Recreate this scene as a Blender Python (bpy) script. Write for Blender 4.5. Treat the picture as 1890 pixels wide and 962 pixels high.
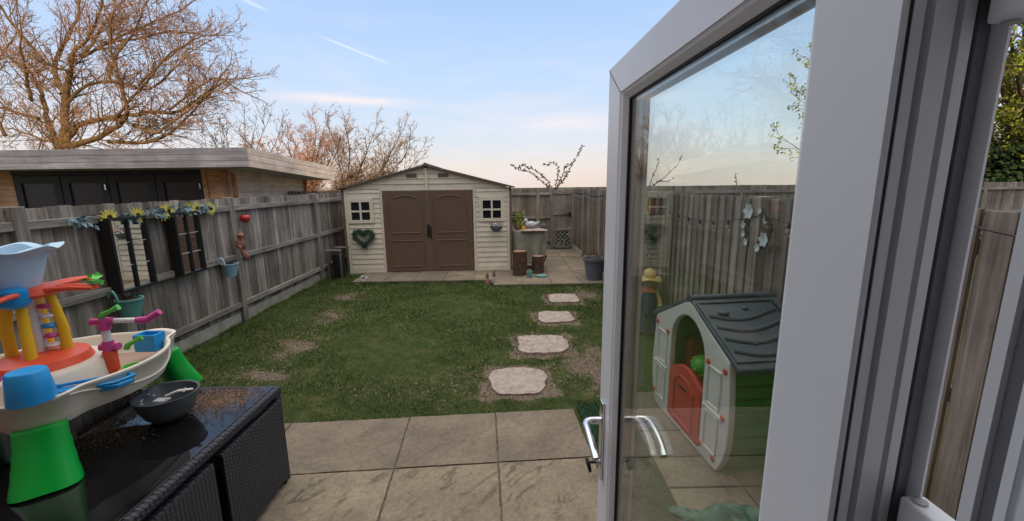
import bpy, math, random
import numpy as np
from mathutils import Vector, Matrix
from mathutils.geometry import tessellate_polygon
R = math.radians
random.seed(7)
rnd = random.random
def U(a, b): return a + (b - a) * rnd()
scene = bpy.context.scene
for o in list(bpy.data.objects): bpy.data.objects.remove(o)

# ------------------------------------------------------------------ camera
cam = bpy.data.objects.new('camera', bpy.data.cameras.new('camera'))
scene.collection.objects.link(cam); scene.camera = cam
CM = np.array([[0.99983844, -0.01458701, 0.01050266], [-0.01297311, -0.18119548, 0.98336153], [-0.01244127, -0.98333891, -0.18135545]])
m = Matrix.Identity(4)
for i in range(3):
    m[i][0] = CM[i][0]; m[i][1] = -CM[i][1]; m[i][2] = -CM[i][2]
m[2][3] = 1.9
cam.matrix_world = m
cam.data.sensor_fit = 'HORIZONTAL'; cam.data.sensor_width = 36
cam.data.lens = 758 / 1890 * 36
cam.data.clip_start = 0.02; cam.data.clip_end = 600

# ------------------------------------------------------------------ sky, sun, exposure
SUN_EL, SUN_AZ = 20.0, 10.0            # sun stands behind the camera, a little to the right
world = bpy.data.worlds.new('World'); scene.world = world; world.use_nodes = True
wt = world.node_tree; wt.nodes.clear()
def wn(t, **k):
    n = wt.nodes.new(t)
    for a, b in k.items(): setattr(n, a, b)
    return n
def wl(a, b): wt.links.new(a, b)
def wmath(op, a, b=None, c=None):
    n = wn('ShaderNodeMath', operation=op)
    for i, v in enumerate((a, b, c)):
        if v is None: continue
        if isinstance(v, (int, float)): n.inputs[i].default_value = v
        else: wl(v, n.inputs[i])
    return n.outputs[0]
out = wn('ShaderNodeOutputWorld'); bg = wn('ShaderNodeBackground'); wl(bg.outputs[0], out.inputs[0])
bg.inputs[1].default_value = 0.1
sky = wn('ShaderNodeTexSky', sky_type='NISHITA')
sky.sun_disc = False; sky.sun_elevation = R(SUN_EL); sky.sun_rotation = R(180 - SUN_AZ)
sky.air_density = 1.0; sky.dust_density = 1.5
tc = wn('ShaderNodeTexCoord'); sep = wn('ShaderNodeSeparateXYZ'); wl(tc.outputs['Generated'], sep.inputs[0])
dx, dy, dz = sep.outputs
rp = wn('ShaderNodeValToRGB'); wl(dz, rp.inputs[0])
els = rp.color_ramp.elements
stops = [(0.0, (.69, .57, .52)), (.04, (.65, .58, .55)), (.11, (.53, .58, .66)), (.24, (.41, .54, .74)), (.45, (.28, .44, .72)), (.60, (.76, .80, .88)), (.80, (1.85, 1.72, 1.58)), (1.0, (2.2, 2.04, 1.84))]  # top stops made extra bright above the view, added light for the garden
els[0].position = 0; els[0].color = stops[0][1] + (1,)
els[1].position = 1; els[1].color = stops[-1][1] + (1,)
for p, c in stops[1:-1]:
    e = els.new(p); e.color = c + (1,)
# clouds: thin bands low over the fence, and soft wisps
cmb = wn('ShaderNodeCombineXYZ'); wl(wmath('MULTIPLY', dx, 3.0), cmb.inputs[0]); wl(wmath('MULTIPLY', dy, 3.0), cmb.inputs[1])
wl(wmath('MULTIPLY', dz, 16.0), cmb.inputs[2])
nz = wn('ShaderNodeTexNoise'); nz.inputs['Scale'].default_value = 1.6; nz.inputs['Detail'].default_value = 7; nz.inputs['Roughness'].default_value = .55
nz.inputs['Distortion'].default_value = .4
wl(cmb.outputs[0], nz.inputs['Vector'])
cl = wn('ShaderNodeMapRange'); cl.inputs[1].default_value = .48; cl.inputs[2].default_value = .72; wl(nz.outputs[0], cl.inputs[0])
band = wn('ShaderNodeMapRange'); band.inputs[1].default_value = .42; band.inputs[2].default_value = .10; wl(dz, band.inputs[0])
cmask = wmath('MULTIPLY', cl.outputs[0], band.outputs[0])
def ray(px, py):
    v = CM @ np.array([px - 945., py - 481., 758.]); return v / np.linalg.norm(v)
def gauss(px, py, wx, wz):
    v = ray(px, py)
    a = wmath('DIVIDE', wmath('SUBTRACT', dx, float(v[0])), wx); b = wmath('DIVIDE', wmath('SUBTRACT', dz, float(v[2])), wz)
    return wmath('EXPONENT', wmath('MULTIPLY', wmath('ADD', wmath('MULTIPLY', a, a), wmath('MULTIPLY', b, b)), -1.0))
g1 = gauss(650, 186, .11, .009); g2 = gauss(1060, 225, .14, .028); g3 = gauss(640, 138, .03, .008)
g2n = wmath('MULTIPLY', wmath('ADD', g2, wmath('MULTIPLY', g3, .5)), wmath('ADD', nz.outputs[0], .15))
g1n = wmath('MULTIPLY', g1, wmath('ADD', nz.outputs[0], .4))
cmask = wmath('MINIMUM', wmath('ADD', wmath('MULTIPLY', cmask, .4), wmath('ADD', g1n, wmath('MULTIPLY', g2n, .75))), 1.0)
# contrails: short straight streaks
def streak(p0, p1, w):
    a = ray(*p0); b = ray(*p1); n = np.cross(a, b); n /= np.linalg.norm(n); mid = (a + b) / 2; L = np.linalg.norm(b - a) / 2; t = (b - a) / np.linalg.norm(b - a)
    def dot(v):
        q = wn('ShaderNodeVectorMath', operation='DOT_PRODUCT'); wl(tc.outputs['Generated'], q.inputs[0]); q.inputs[1].default_value = tuple(map(float, v)); return q.outputs['Value']
    d = wmath('DIVIDE', dot(n), w); s = wmath('DIVIDE', wmath('SUBTRACT', dot(t), float(mid @ t)), float(L))
    s2 = wmath('MULTIPLY', s, s)
    e = wmath('ADD', wmath('MULTIPLY', d, d), wmath('MULTIPLY', s2, wmath('MULTIPLY', s2, .9)))
    f = wn('ShaderNodeMath', operation='GREATER_THAN'); wl(dot(mid), f.inputs[0]); f.inputs[1].default_value = 0
    return wmath('MULTIPLY', wmath('EXPONENT', wmath('MULTIPLY', e, -1.0)), f.outputs[0])
st = wmath('ADD', wmath('MULTIPLY', streak((598, 70), (718, 118), .0019), .48), wmath('MULTIPLY', streak((440, -5), (490, 18), .003), .35))
mixs = wn('ShaderNodeMix', data_type='RGBA'); mixs.inputs[0].default_value = .12
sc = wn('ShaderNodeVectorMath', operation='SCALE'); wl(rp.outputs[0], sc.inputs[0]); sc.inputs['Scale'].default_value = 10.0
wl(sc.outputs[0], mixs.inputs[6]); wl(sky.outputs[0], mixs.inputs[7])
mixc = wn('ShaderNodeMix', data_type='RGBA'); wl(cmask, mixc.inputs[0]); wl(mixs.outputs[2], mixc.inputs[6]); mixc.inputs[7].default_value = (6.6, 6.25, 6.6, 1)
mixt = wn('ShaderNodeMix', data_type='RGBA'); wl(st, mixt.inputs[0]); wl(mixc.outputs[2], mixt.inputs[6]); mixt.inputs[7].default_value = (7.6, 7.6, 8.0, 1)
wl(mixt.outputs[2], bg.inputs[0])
sun = bpy.data.objects.new('sun', bpy.data.lights.new('sun', 'SUN')); scene.collection.objects.link(sun)
sun.data.energy = 2.6; sun.data.angle = R(.5); sun.data.color = (1, .76, .50)
sdir = Vector((math.sin(R(SUN_AZ)) * math.cos(R(SUN_EL)), -math.cos(R(SUN_AZ)) * math.cos(R(SUN_EL)), math.sin(R(SUN_EL))))
sun.rotation_euler = sdir.to_track_quat('Z', 'Y').to_euler()
scene.view_settings.view_transform = 'Standard'; scene.view_settings.look = 'None'; scene.view_settings.gamma = 1
scene.view_settings.use_curve_mapping = False; scene.view_settings.exposure = 0.50
scene.render.engine = 'CYCLES'
scene.cycles.max_bounces = 8; scene.cycles.transparent_max_bounces = 24; scene.cycles.glossy_bounces = 5

# ------------------------------------------------------------------ helpers
def link(o): scene.collection.objects.link(o); return o
def tag(o, label=None, cat=None, group=None, kind=None):
    if label: o['label'] = label
    if cat: o['category'] = cat
    if group: o['group'] = group
    if kind: o['kind'] = kind
    return o
def thing(name, label, cat, loc=(0, 0, 0), rotz=0, group=None):
    o = bpy.data.objects.new(name, None); o.empty_display_size = .1
    o.location = loc; o.rotation_euler = (0, 0, rotz)
    link(o); return tag(o, label, cat, group)
def rootof(o):
    while o.parent: o = o.parent
    return o
class MB:
    def __init__(s): s.v = []; s.f = []; s.t = []; s.m = []; s.tone = 1.0; s.mi = 0
    def add(s, vs, fs):
        b = len(s.v); s.v += [tuple(p) for p in vs]
        for f in fs: s.f.append([b + i for i in f]); s.t.append(s.tone); s.m.append(s.mi)
        return s
    def box(s, x0, x1, y0, y1, z0, z1, mat=None):
        vs = [Vector(p) for p in ((x0, y0, z0), (x1, y0, z0), (x1, y1, z0), (x0, y1, z0), (x0, y0, z1), (x1, y0, z1), (x1, y1, z1), (x0, y1, z1))]
        if mat is not None: vs = [mat @ p for p in vs]
        return s.add(vs, [(0, 3, 2, 1), (4, 5, 6, 7), (0, 1, 5, 4), (1, 2, 6, 5), (2, 3, 7, 6), (3, 0, 4, 7)])
    def tube(s, pts, r, n=8, cap=True, sy=1.0):
        pts = [Vector(p) for p in pts]; k = len(pts)
        rs = list(r) if hasattr(r, '__len__') else [r] * k
        vs = []; prev = None
        for i, p in enumerate(pts):
            d = (pts[min(i + 1, k - 1)] - pts[max(i - 1, 0)])
            if d.length < 1e-9: d = Vector((0, 0, 1))
            d.normalize()
            if prev is None:
                a = Vector((0, 0, 1)) if abs(d.z) < .9 else Vector((1, 0, 0))
                u = d.cross(a).normalized()
            else:
                u = (prev - d * prev.dot(d))
                u = u.normalized() if u.length > 1e-6 else d.orthogonal().normalized()
            prev = u; w = d.cross(u)
            for j in range(n):
                an = 2 * math.pi * j / n
                vs.append(p + u * (math.cos(an) * rs[i]) + w * (math.sin(an) * rs[i] * sy))
        fs = [(i * n + j, i * n + (j + 1) % n, (i + 1) * n + (j + 1) % n, (i + 1) * n + j) for i in range(k - 1) for j in range(n)]
        if cap: fs += [tuple(range(n - 1, -1, -1)), tuple(range((k - 1) * n, k * n))]
        return s.add(vs, fs)
    def lathe(s, prof, c=(0, 0, 0), n=28, mod=None, mat=None, cap=False):
        vs = []
        for i, (r, z) in enumerate(prof):
            for j in range(n):
                a = 2 * math.pi * j / n; rr, zz = r, z
                if mod: rr, zz = mod(i, a, r, z)
                p = Vector((math.cos(a) * rr, math.sin(a) * rr, zz))
                if mat is not None: p = mat @ p
                vs.append(p + Vector(c))
        k = len(prof)
        fs = [(i * n + j, i * n + (j + 1) % n, (i + 1) * n + (j + 1) % n, (i + 1) * n + j) for i in range(k - 1) for j in range(n)]
        if cap: fs += [tuple(range(n - 1, -1, -1)), tuple(range((k - 1) * n, k * n))]
        return s.add(vs, fs)
    def ball(s, c, r, n=10, sx=1, sy=1, sz=1, jit=0):
        vs = []; fs = []
        for i in range(n + 1):
            th = math.pi * i / n
            for j in range(n * 2):
                ph = math.pi * j / n
                q = r * (1 + (U(-jit, jit) if jit else 0))
                vs.append((c[0] + q * sx * math.sin(th) * math.cos(ph), c[1] + q * sy * math.sin(th) * math.sin(ph), c[2] + q * sz * math.cos(th)))
        w = n * 2
        fs = [(i * w + j, (i + 1) * w + j, (i + 1) * w + (j + 1) % w, i * w + (j + 1) % w) for i in range(n) for j in range(w)]
        return s.add(vs, fs)
    def plate(s, outer, holes=(), t=.02, fn=None):
        """2D outline(s) -> solid of thickness t. fn(a,b,d) maps to 3D (default: x,z plane, front at y=0)"""
        fn = fn or (lambda a, b, d: (a, d, b))
        loops = [list(outer)] + [list(h) for h in holes]
        flat = [p for l in loops for p in l]; n = len(flat)
        tris = tessellate_polygon([[Vector((p[0], p[1], 0)) for p in l] for l in loops])
        vs = [fn(p[0], p[1], 0) for p in flat] + [fn(p[0], p[1], t) for p in flat]
        fs = [tuple(tr) for tr in tris] + [tuple(n + i for i in reversed(tr)) for tr in tris]
        b = 0
        for l in loops:
            k = len(l)
            for i in range(k): fs.append((b + i, b + (i + 1) % k, n + b + (i + 1) % k, n + b + i))
            b += k
        return s.add(vs, fs)
    def build(s, name, mats, parent=None, world=False, origin=None, smooth=None, bevel=0, fixn=True, seg=2):
        me = bpy.data.meshes.new(name)
        vs = [Vector(p) for p in s.v]
        if world and parent:
            rt = rootof(parent); M = Matrix.Translation(rt.location) @ rt.rotation_euler.to_matrix().to_4x4(); M.invert()
            vs = [M @ p for p in vs]
        if origin is not None: o3 = Vector(origin); vs = [p - o3 for p in vs]
        me.from_pydata([tuple(p) for p in vs], [], s.f)
        if not isinstance(mats, (list, tuple)): mats = [mats]
        for q in mats: me.materials.append(q)
        me.polygons.foreach_set('material_index', s.m)
        at = me.attributes.new('tone', 'FLOAT', 'FACE'); at.data.foreach_set('value', s.t)
        me.update()
        if fixn:
            import bmesh
            b = bmesh.new(); b.from_mesh(me); bmesh.ops.recalc_face_normals(b, faces=b.faces); b.to_mesh(me); b.free()
        if smooth:
            me.polygons.foreach_set('use_smooth', [True] * len(me.polygons))
            try: me.set_sharp_from_angle(angle=R(smooth))
            except Exception: pass
        o = link(bpy.data.objects.new(name, me))
        if parent: o.parent = parent
        if origin is not None: o.location = origin
        if bevel:
            bv = o.modifiers.new('bevel', 'BEVEL'); bv.width = bevel; bv.segments = seg; bv.limit_method = 'ANGLE'; bv.angle_limit = R(40)
        return o
def xy_fn(z): return lambda a, b, d: (a, b, z + d)

# ------------------------------------------------------------------ materials
class MT:
    def __init__(s, name):
        s.m = bpy.data.materials.new(name); s.m.use_nodes = True; s.t = s.m.node_tree; s.n = s.t.nodes
        s.b = s.n['Principled BSDF']; s.out = s.n['Material Output']
    def node(s, t, **k):
        n = s.n.new(t)
        for a, b in k.items(): setattr(n, a, b)
        return n
    def l(s, a, b): s.t.links.new(a, b)
    def coord(s, scale=(1, 1, 1), which='Object', rot=(0, 0, 0)):
        if which == 'World': src = s.node('ShaderNodeNewGeometry').outputs['Position']
        else: src = s.node('ShaderNodeTexCoord').outputs[which]
        mp = s.node('ShaderNodeMapping'); mp.inputs['Scale'].default_value = scale; mp.inputs['Rotation'].default_value = rot
        s.l(src, mp.inputs[0]); return mp.outputs[0]
    def noise(s, vec, scale, detail=4, rough=.6, dist=0):
        n = s.node('ShaderNodeTexNoise'); n.inputs['Scale'].default_value = scale; n.inputs['Detail'].default_value = detail
        n.inputs['Roughness'].default_value = rough; n.inputs['Distortion'].default_value = dist; s.l(vec, n.inputs['Vector']); return n.outputs[0]
    def ramp(s, fac, stops):
        r = s.node('ShaderNodeValToRGB'); s.l(fac, r.inputs[0]); e = r.color_ramp.elements
        e[0].position, e[0].color = stops[0][0], tuple(stops[0][1]) + (1,); e[1].position, e[1].color = stops[-1][0], tuple(stops[-1][1]) + (1,)
        for p, c in stops[1:-1]: q = e.new(p); q.color = tuple(c) + (1,)
        return r.outputs[0]
    def mix(s, fac, a, b, bt='MIX'):
        n = s.node('ShaderNodeMix', data_type='RGBA', blend_type=bt)
        for i, v in ((0, fac), (6, a), (7, b)):
            if isinstance(v, (int, float)): n.inputs[i].default_value = v
            elif isinstance(v, tuple): n.inputs[i].default_value = v + (1,) if len(v) == 3 else v
            else: s.l(v, n.inputs[i])
        return n.outputs[2]
    def math(s, op, a, b=0.0):
        n = s.node('ShaderNodeMath', operation=op)
        for i, v in enumerate((a, b)):
            if isinstance(v, (int, float)): n.inputs[i].default_value = v
            else: s.l(v, n.inputs[i])
        return n.outputs[0]
    def attr(s, name): return s.node('ShaderNodeAttribute', attribute_name=name)
    def toned(s, col):
        a = s.attr('tone'); c = s.node('ShaderNodeCombineXYZ')
        for i in range(3): s.l(a.outputs['Fac'], c.inputs[i])
        return s.mix(1.0, col, c.outputs[0], 'MULTIPLY')
    def bump(s, h, strength=.3, dist=.01):
        b = s.node('ShaderNodeBump'); b.inputs['Strength'].default_value = strength; b.inputs['Distance'].default_value = dist
        s.l(h, b.inputs['Height']); s.l(b.outputs[0], s.b.inputs['Normal'])
    def fin(s, col=None, rough=.6, spec=.5, metal=0):
        if col is not None:
            if isinstance(col, tuple): s.b.inputs['Base Color'].default_value = col + (1,)
            else: s.l(col, s.b.inputs['Base Color'])
        if isinstance(rough, (int, float)): s.b.inputs['Roughness'].default_value = rough
        else: s.l(rough, s.b.inputs['Roughness'])
        s.b.inputs['Specular IOR Level'].default_value = spec; s.b.inputs['Metallic'].default_value = metal
        return s.m
def plain(name, col, rough=.5, var=.12, scale=9, spec=.5, metal=0, bump=0, dirt=None):
    m = MT(name); c = m.coord(which='World')
    n = m.noise(c, scale, 5); lo = tuple(x * (1 - var) for x in col); hi = tuple(min(1, x * (1 + var)) for x in col)
    k = m.ramp(n, [(.3, lo), (.7, hi)])
    if dirt:
        d = m.noise(c, scale * .6, 8, .7); dm = m.ramp(d, [(.52, (0, 0, 0)), (.75, (1, 1, 1))])
        k = m.mix(m.math('MULTIPLY', dm, dirt[1]), k, dirt[0])
    k = m.toned(k)
    rr = m.node('ShaderNodeMapRange'); rr.inputs[3].default_value = max(.02, rough - .1); rr.inputs[4].default_value = min(1, rough + .12)
    m.l(m.noise(c, scale * 3, 4), rr.inputs[0])
    if bump: m.bump(m.noise(c, scale * 12, 4), bump, .004)
    return m.fin(k, rr.outputs[0], spec, metal)
def wood(name, dark, mid, light, axis='z', sc=1.0, rough=.85, algae=0.0, bump=.35):
    m = MT(name)
    s = {'z': (28, 28, 1.3), 'x': (1.3, 28, 28), 'y': (28, 1.3, 28)}[axis]
    c = m.coord(tuple(v * sc for v in s), 'World')
    g = m.noise(c, 1.0, 6, .65, .3)
    col = m.ramp(g, [(.28, dark), (.5, mid), (.74, light)])
    c2 = m.coord((1, 1, 1), 'World'); big = m.noise(c2, 2.2, 5, .6)
    col = m.mix(1.0, col, m.ramp(big, [(.3, (.72, .70, .70)), (.7, (1.18, 1.14, 1.08))]), 'MULTIPLY')
    if algae:
        sp = m.node('ShaderNodeSeparateXYZ'); m.l(c2, sp.inputs[0])
        mr = m.node('ShaderNodeMapRange'); mr.inputs[1].default_value = 1.0; mr.inputs[2].default_value = .1; m.l(sp.outputs[2], mr.inputs[0])
        f = m.math('MULTIPLY', m.math('MULTIPLY', mr.outputs[0], m.noise(c2, 5, 5)), algae)
        col = m.mix(f, col, (.06, .075, .035))
    # knots and nail marks
    vz = m.node('ShaderNodeTexVoronoi'); vz.inputs['Scale'].default_value = 1.0
    m.l(m.coord((9, 9, 3) if axis == 'z' else ((3, 9, 9) if axis == 'x' else (9, 3, 9)), 'World'), vz.inputs['Vector'])
    kn = m.ramp(vz.outputs[0], [(.04, (1, 1, 1)), (.13, (0, 0, 0))])
    col = m.mix(m.math('MULTIPLY', kn, .55), col, tuple(x * .4 for x in dark))
    col = m.toned(col)
    m.bump(g, bump, .006)
    return m.fin(col, rough, .25)

M_fence = wood('weathered fence wood', (.10, .088, .078), (.25, .228, .208), (.43, .40, .37), algae=.7, bump=.6)
M_fence_r = wood('brown fence wood', (.14, .112, .092), (.27, .232, .198), (.41, .36, .31), algae=.6, bump=.5)
M_rail = wood('fence rail wood', (.12, .11, .10), (.25, .235, .22), (.40, .38, .36), 'y')
M_rail_x = wood('fence rail wood across', (.12, .11, .10), (.25, .235, .22), (.40, .38, .36), 'x')
M_gravel = plain('concrete gravel board', (.30, .28, .24), .9, .25, 6, .2, bump=.4, dirt=((.10, .11, .06), .7))
M_log = wood('cabin log wood', (.44, .22, .11), (.64, .37, .21), (.74, .49, .32), 'x', .8)
M_logw = wood('weathered cabin side', (.62, .48, .37), (.80, .66, .54), (.86, .76, .66), 'y', .7, bump=.15)
M_fascia = wood('grey fascia wood', (.32, .28, .28), (.50, .455, .45), (.62, .58, .57), 'x', .8, bump=.15)
M_beige = plain('shed beige plastic', (.64, .58, .46), .55, .06, 5, .4, bump=.1, dirt=((.35, .31, .24), .35))
M_brown = plain('shed brown plastic', (.125, .078, .056), .5, .08, 6, .4, bump=.1)
M_brown2 = plain('shed roof brown', (.14, .105, .09), .6, .12, 6, .3)
M_white = plain('white door plastic', (.86, .87, .90), .32, .025, 2.5, .5, dirt=((.5, .49, .48), .12))
M_profile = plain('grey rebate plastic', (.42, .43, .45), .42, .05, 5, .5)
M_gasket = plain('black rubber gasket', (.02, .02, .023), .6, .1, 20, .4)
M_gasketg = plain('grey rubber seal', (.16, .16, .175), .6, .1, 20, .4)
M_chrome = plain('brushed steel', (.72, .73, .75), .16, .03, 30, .5, 1)
M_steel = plain('spacer aluminium', (.55, .55, .55), .38, .1, 30, .5, 1)
M_black = plain('black metal', (.012, .012, .013), .45, .2, 20, .4)
M_dark = plain('black cabin frame', (.016, .015, .017), .5, .2, 5, .4)
M_green = plain('green plastic', (.0, .38, .045), .34, .06, 5, .5, dirt=((.10, .34, .12), .75))
M_lime = plain('lime plastic', (.10, .52, .07), .35, .06, 8)
M_blue = plain('blue plastic', (.01, .28, .66), .35, .08, 8)
M_paleblue = plain('pale blue plastic', (.42, .62, .80), .4, .05, 8)
M_red = plain('red plastic', (.72, .09, .035), .38, .08, 8)
M_yellow = plain('yellow plastic', (.83, .50, .015), .38, .06, 8)
M_pink = plain('pink plastic', (.55, .06, .27), .38, .08, 8)
M_cream = plain('cream plastic', (.66, .61, .52), .42, .04, 5, .5, dirt=((.45, .40, .30), .3))
M_taupe = plain('taupe plastic', (.32, .22, .17), .5, .06, 5)
M_clear = plain('clear plastic tube', (.72, .72, .74), .2, .05, 8)
M_teal = plain('teal plastic', (.10, .30, .28), .45, .1, 8)
M_pot = plain('grey pot plastic', (.10, .115, .145), .6, .1, 7, dirt=((.25, .24, .2), .3))
M_soil = plain('potting soil', (.05, .033, .022), 1, .5, 60, .1, bump=.8)
M_bluebk = plain('blue enamel', (.22, .38, .50), .4, .1, 12)
M_bowl = plain('grey bowl plastic', (.07, .085, .10), .38, .08, 12, .5, dirt=((.4, .4, .4), .18))
M_pale = plain('pale residue', (.72, .72, .70), .7, .1, 30)
M_terra = plain('terracotta figure', (.27, .12, .08), .7, .25, 25, dirt=((.2, .1, .06), .5))
M_redgl = plain('red glaze', (.42, .02, .02), .2, .15, 20)
M_greenleaf = plain('wreath leaves', (.030, .075, .045), .7, .5, 60, .3)
M_leafb = plain('blue green leaves', (.14, .22, .25), .7, .4, 40, .3)
M_petal = plain('yellow petals', (.70, .62, .10), .7, .15, 40, .3)
M_centre = plain('flower centre', (.035, .018, .01), .9, .4, 80, .2)
M_bark = plain('oak bark', (.17, .105, .045), .95, .35, 6, .15, dirt=((.17, .12, .04), .5))
M_twig = plain('oak twigs', (.29, .165, .10), .9, .35, 3, .15)
M_bark2 = plain('dark bark', (.10, .08, .06), .95, .3, 6, .15)
M_twig2 = plain('russet twigs', (.35, .185, .115), .9, .4, 1.2, .15)
M_twig3 = plain('grey twigs', (.26, .18, .125), .9, .4, 1.2, .15)
M_lime_leaf = plain('spring leaves', (.24, .27, .028), .7, .6, 2.4, .25)
M_hedge = plain('hedge leaves', (.020, .042, .012), .7, .5, 6, .25)
M_plastic_w = plain('playhouse white plastic', (.66, .64, .61), .5, .04, 5, dirt=((.36, .35, .3), .4))
M_roofg = plain('playhouse roof plastic', (.055, .068, .095), .55, .1, 5, .3, dirt=((.11, .12, .13), .3))
M_pgreen = plain('playhouse green wall', (.02, .24, .02), .5, .12, 4, .4)
M_pred = plain('playhouse red door', (.55, .055, .045), .5, .08, 5, .4)
M_stump = plain('log bark', (.085, .05, .038), .95, .45, 14, .15, bump=.8)
M_stumptop = plain('log cut face', (.25, .16, .11), .9, .25, 20, .2)
M_cover = plain('grey beige cover cloth', (.27, .265, .21), .85, .2, 6, .2, bump=.2, dirt=((.14, .16, .09), .5))
M_netting = plain('black netting', (.02, .02, .022), .9, .3, 60, .2)
M_mirror = plain('mirror glass', (.82, .84, .84), .12, .01, 5, .5, 1)
M_mirror.node_tree.nodes['Principled BSDF'].inputs['Roughness'].default_value = .015
for l in list(M_mirror.node_tree.links):
    if l.to_socket.name == 'Roughness': M_mirror.node_tree.links.remove(l)
M_brick = MT('brick')
_c = M_brick.coord(which='World', rot=(R(90), 0, 0)); _b = M_brick.node('ShaderNodeTexBrick'); M_brick.l(_c, _b.inputs[0])
_b.inputs['Color1'].default_value = (.33, .15, .09, 1); _b.inputs['Color2'].default_value = (.42, .22, .14, 1); _b.inputs['Mortar'].default_value = (.5, .47, .42, 1)
_b.inputs['Scale'].default_value = 1; _b.inputs['Brick Width'].default_value = .225; _b.inputs['Row Height'].default_value = .075; _b.inputs['Mortar Size'].default_value = .008
M_brick = M_brick.fin(_b.outputs[0], .9, .2)
M_plaster = plain('white plaster', (.34, .33, .31), .8, .02, 3)
M_tile = plain('roof tiles', (.16, .09, .07), .85, .3, 10)
M_floor = plain('oak floor', (.36, .25, .16), .5, .15, 5)
def glassmat(name, tint=(.90, .95, .93), f0=.04, rough=0.0, k=1.0):
    m = MT(name); m.n.remove(m.b)
    g = m.node('ShaderNodeNewGeometry'); d = m.node('ShaderNodeVectorMath', operation='DOT_PRODUCT'); m.l(g.outputs['Incoming'], d.inputs[0]); m.l(g.outputs['Normal'], d.inputs[1])
    a = m.math('ABSOLUTE', d.outputs['Value']); p = m.math('POWER', m.math('SUBTRACT', 1.0, a), 5.0)
    f = m.math('ADD', m.math('MULTIPLY', p, (1 - f0) * k), f0 * k)
    t = m.node('ShaderNodeBsdfTransparent'); t.inputs[0].default_value = tint + (1,)
    gl = m.node('ShaderNodeBsdfGlossy'); gl.inputs['Roughness'].default_value = rough; gl.inputs[0].default_value = (1, 1, 1, 1)
    mx = m.node('ShaderNodeMixShader'); m.l(f, mx.inputs[0]); m.l(t.outputs[0], mx.inputs[1]); m.l(gl.outputs[0], mx.inputs[2]); m.l(mx.outputs[0], m.out.inputs[0])
    return m.m
M_glass = glassmat('door glass', (.945, .97, .96), k=.8)
M_bulb = glassmat('bulb glass', (.85, .85, .82), .10)
M_darkglass = plain('dark window glass', (.012, .014, .018), .08, .1, 5, .6)
M_cabglass = plain('cabin glass', (.022, .014, .014), .35, .2, 3, .5)

# patio stone: buff riven slabs
m = MT('riven paving'); c = m.coord(which='World')
big = m.noise(c, 1.6, 6, .65, .2); fine = m.noise(c, 30, 7, .75)
tn = m.attr('tone'); riv = m.node('ShaderNodeMapRange'); riv.inputs[1].default_value = .90; riv.inputs[2].default_value = 1.03; m.l(tn.outputs['Fac'], riv.inputs[0])
mp2 = m.node('ShaderNodeMapping'); mp2.inputs['Scale'].default_value = (2.6, 8, 1); m.l(m.coord((1, 1, 1), 'World', (0, 0, R(-47))), mp2.inputs[0])
wv = m.noise(mp2.outputs[0], 1.5, 8, .70, .9)
brk = m.ramp(m.noise(c, 4.2, 5, .6), [(.40, (0, 0, 0)), (.52, (1, 1, 1))])
strk = m.math('MULTIPLY', m.ramp(wv, [(.43, (1, 1, 1)), (.485, (0, 0, 0))]), brk)
strk = m.math('MULTIPLY', strk, m.math('ADD', m.math('MULTIPLY', riv.outputs[0], .8), .12))
ca_ = m.ramp(big, [(.3, (.19, .155, .115)), (.5, (.27, .225, .165)), (.70, (.36, .30, .205))])
cb_ = m.ramp(big, [(.3, (.21, .175, .125)), (.5, (.31, .26, .18)), (.70, (.40, .335, .22))])
col = m.mix(1.0, m.mix(riv.outputs[0], ca_, cb_), (.79, .79, .84), 'MULTIPLY')
col = m.mix(m.math('MULTIPLY', strk, .72), col, (.08, .064, .05))
col = m.mix(1.0, col, m.ramp(fine, [(.3, (.66, .66, .66)), (.7, (1.2, 1.2, 1.2))]), 'MULTIPLY')
stn = m.ramp(m.noise(c, 3.1, 9, .75), [(.50, (0, 0, 0)), (.68, (1, 1, 1))])
col = m.toned(m.mix(m.math('MULTIPLY', stn, .6), col, (.12, .098, .085)))
m.bump(m.math('ADD', m.math('MULTIPLY', wv, .9), m.math('MULTIPLY', fine, .4)), .6, .008)
M_slab = m.fin(col, .85, .25)
M_joint = plain('joint mortar', (.13, .115, .09), .95, .4, 30, .1, bump=.5)
M_step = plain('stepping stone concrete', (.33, .28, .25), .95, .25, 16, .15, bump=.7, dirt=((.14, .105, .085), .95))
M_ground = plain('neighbour ground', (.05, .06, .025), .95, .4, 2, .1)
# lawn: soil mask comes from the mesh (attribute), greens vary by patch
m = MT('lawn soil and turf'); c = m.coord(which='World')
a = m.attr('soil')
gcol = m.ramp(m.noise(c, 5, 6, .65), [(.3, (.026, .040, .012)), (.52, (.045, .062, .020)), (.72, (.09, .088, .04))])
scol = m.ramp(m.noise(c, 45, 6, .75), [(.3, (.07, .052, .042)), (.5, (.15, .118, .095)), (.66, (.27, .225, .18))])
edge = m.math('ADD', a.outputs['Fac'], m.math('MULTIPLY', m.math('SUBTRACT', m.noise(c, 11, 7, .78), .5), 1.3))
sf = m.node('ShaderNodeMapRange'); sf.inputs[1].default_value = .35; sf.inputs[2].default_value = .6; m.l(edge, sf.inputs[0])
m.bump(m.noise(c, 60, 5, .7), .8, .012)
M_lawn = m.fin(m.mix(sf.outputs[0], gcol, scol), .95, .1)
m = MT('grass blades'); c = m.coord(which='World')
gc = m.ramp(m.noise(c, 2.1, 6, .6), [(.30, (.032, .060, .014)), (.5, (.052, .096, .020)), (.70, (.092, .118, .034))])
gc = m.mix(m.ramp(m.noise(c, 8, 4), [(.56, (0, 0, 0)), (.72, (1, 1, 1))]), gc, (.13, .115, .045))
m.l(m.toned(gc), m.b.inputs['Base Color']); M_grass = m.fin(None, .7, .2)
M_straw = plain('dry grass litter', (.19, .15, .105), .9, .4, 20, .1)
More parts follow.
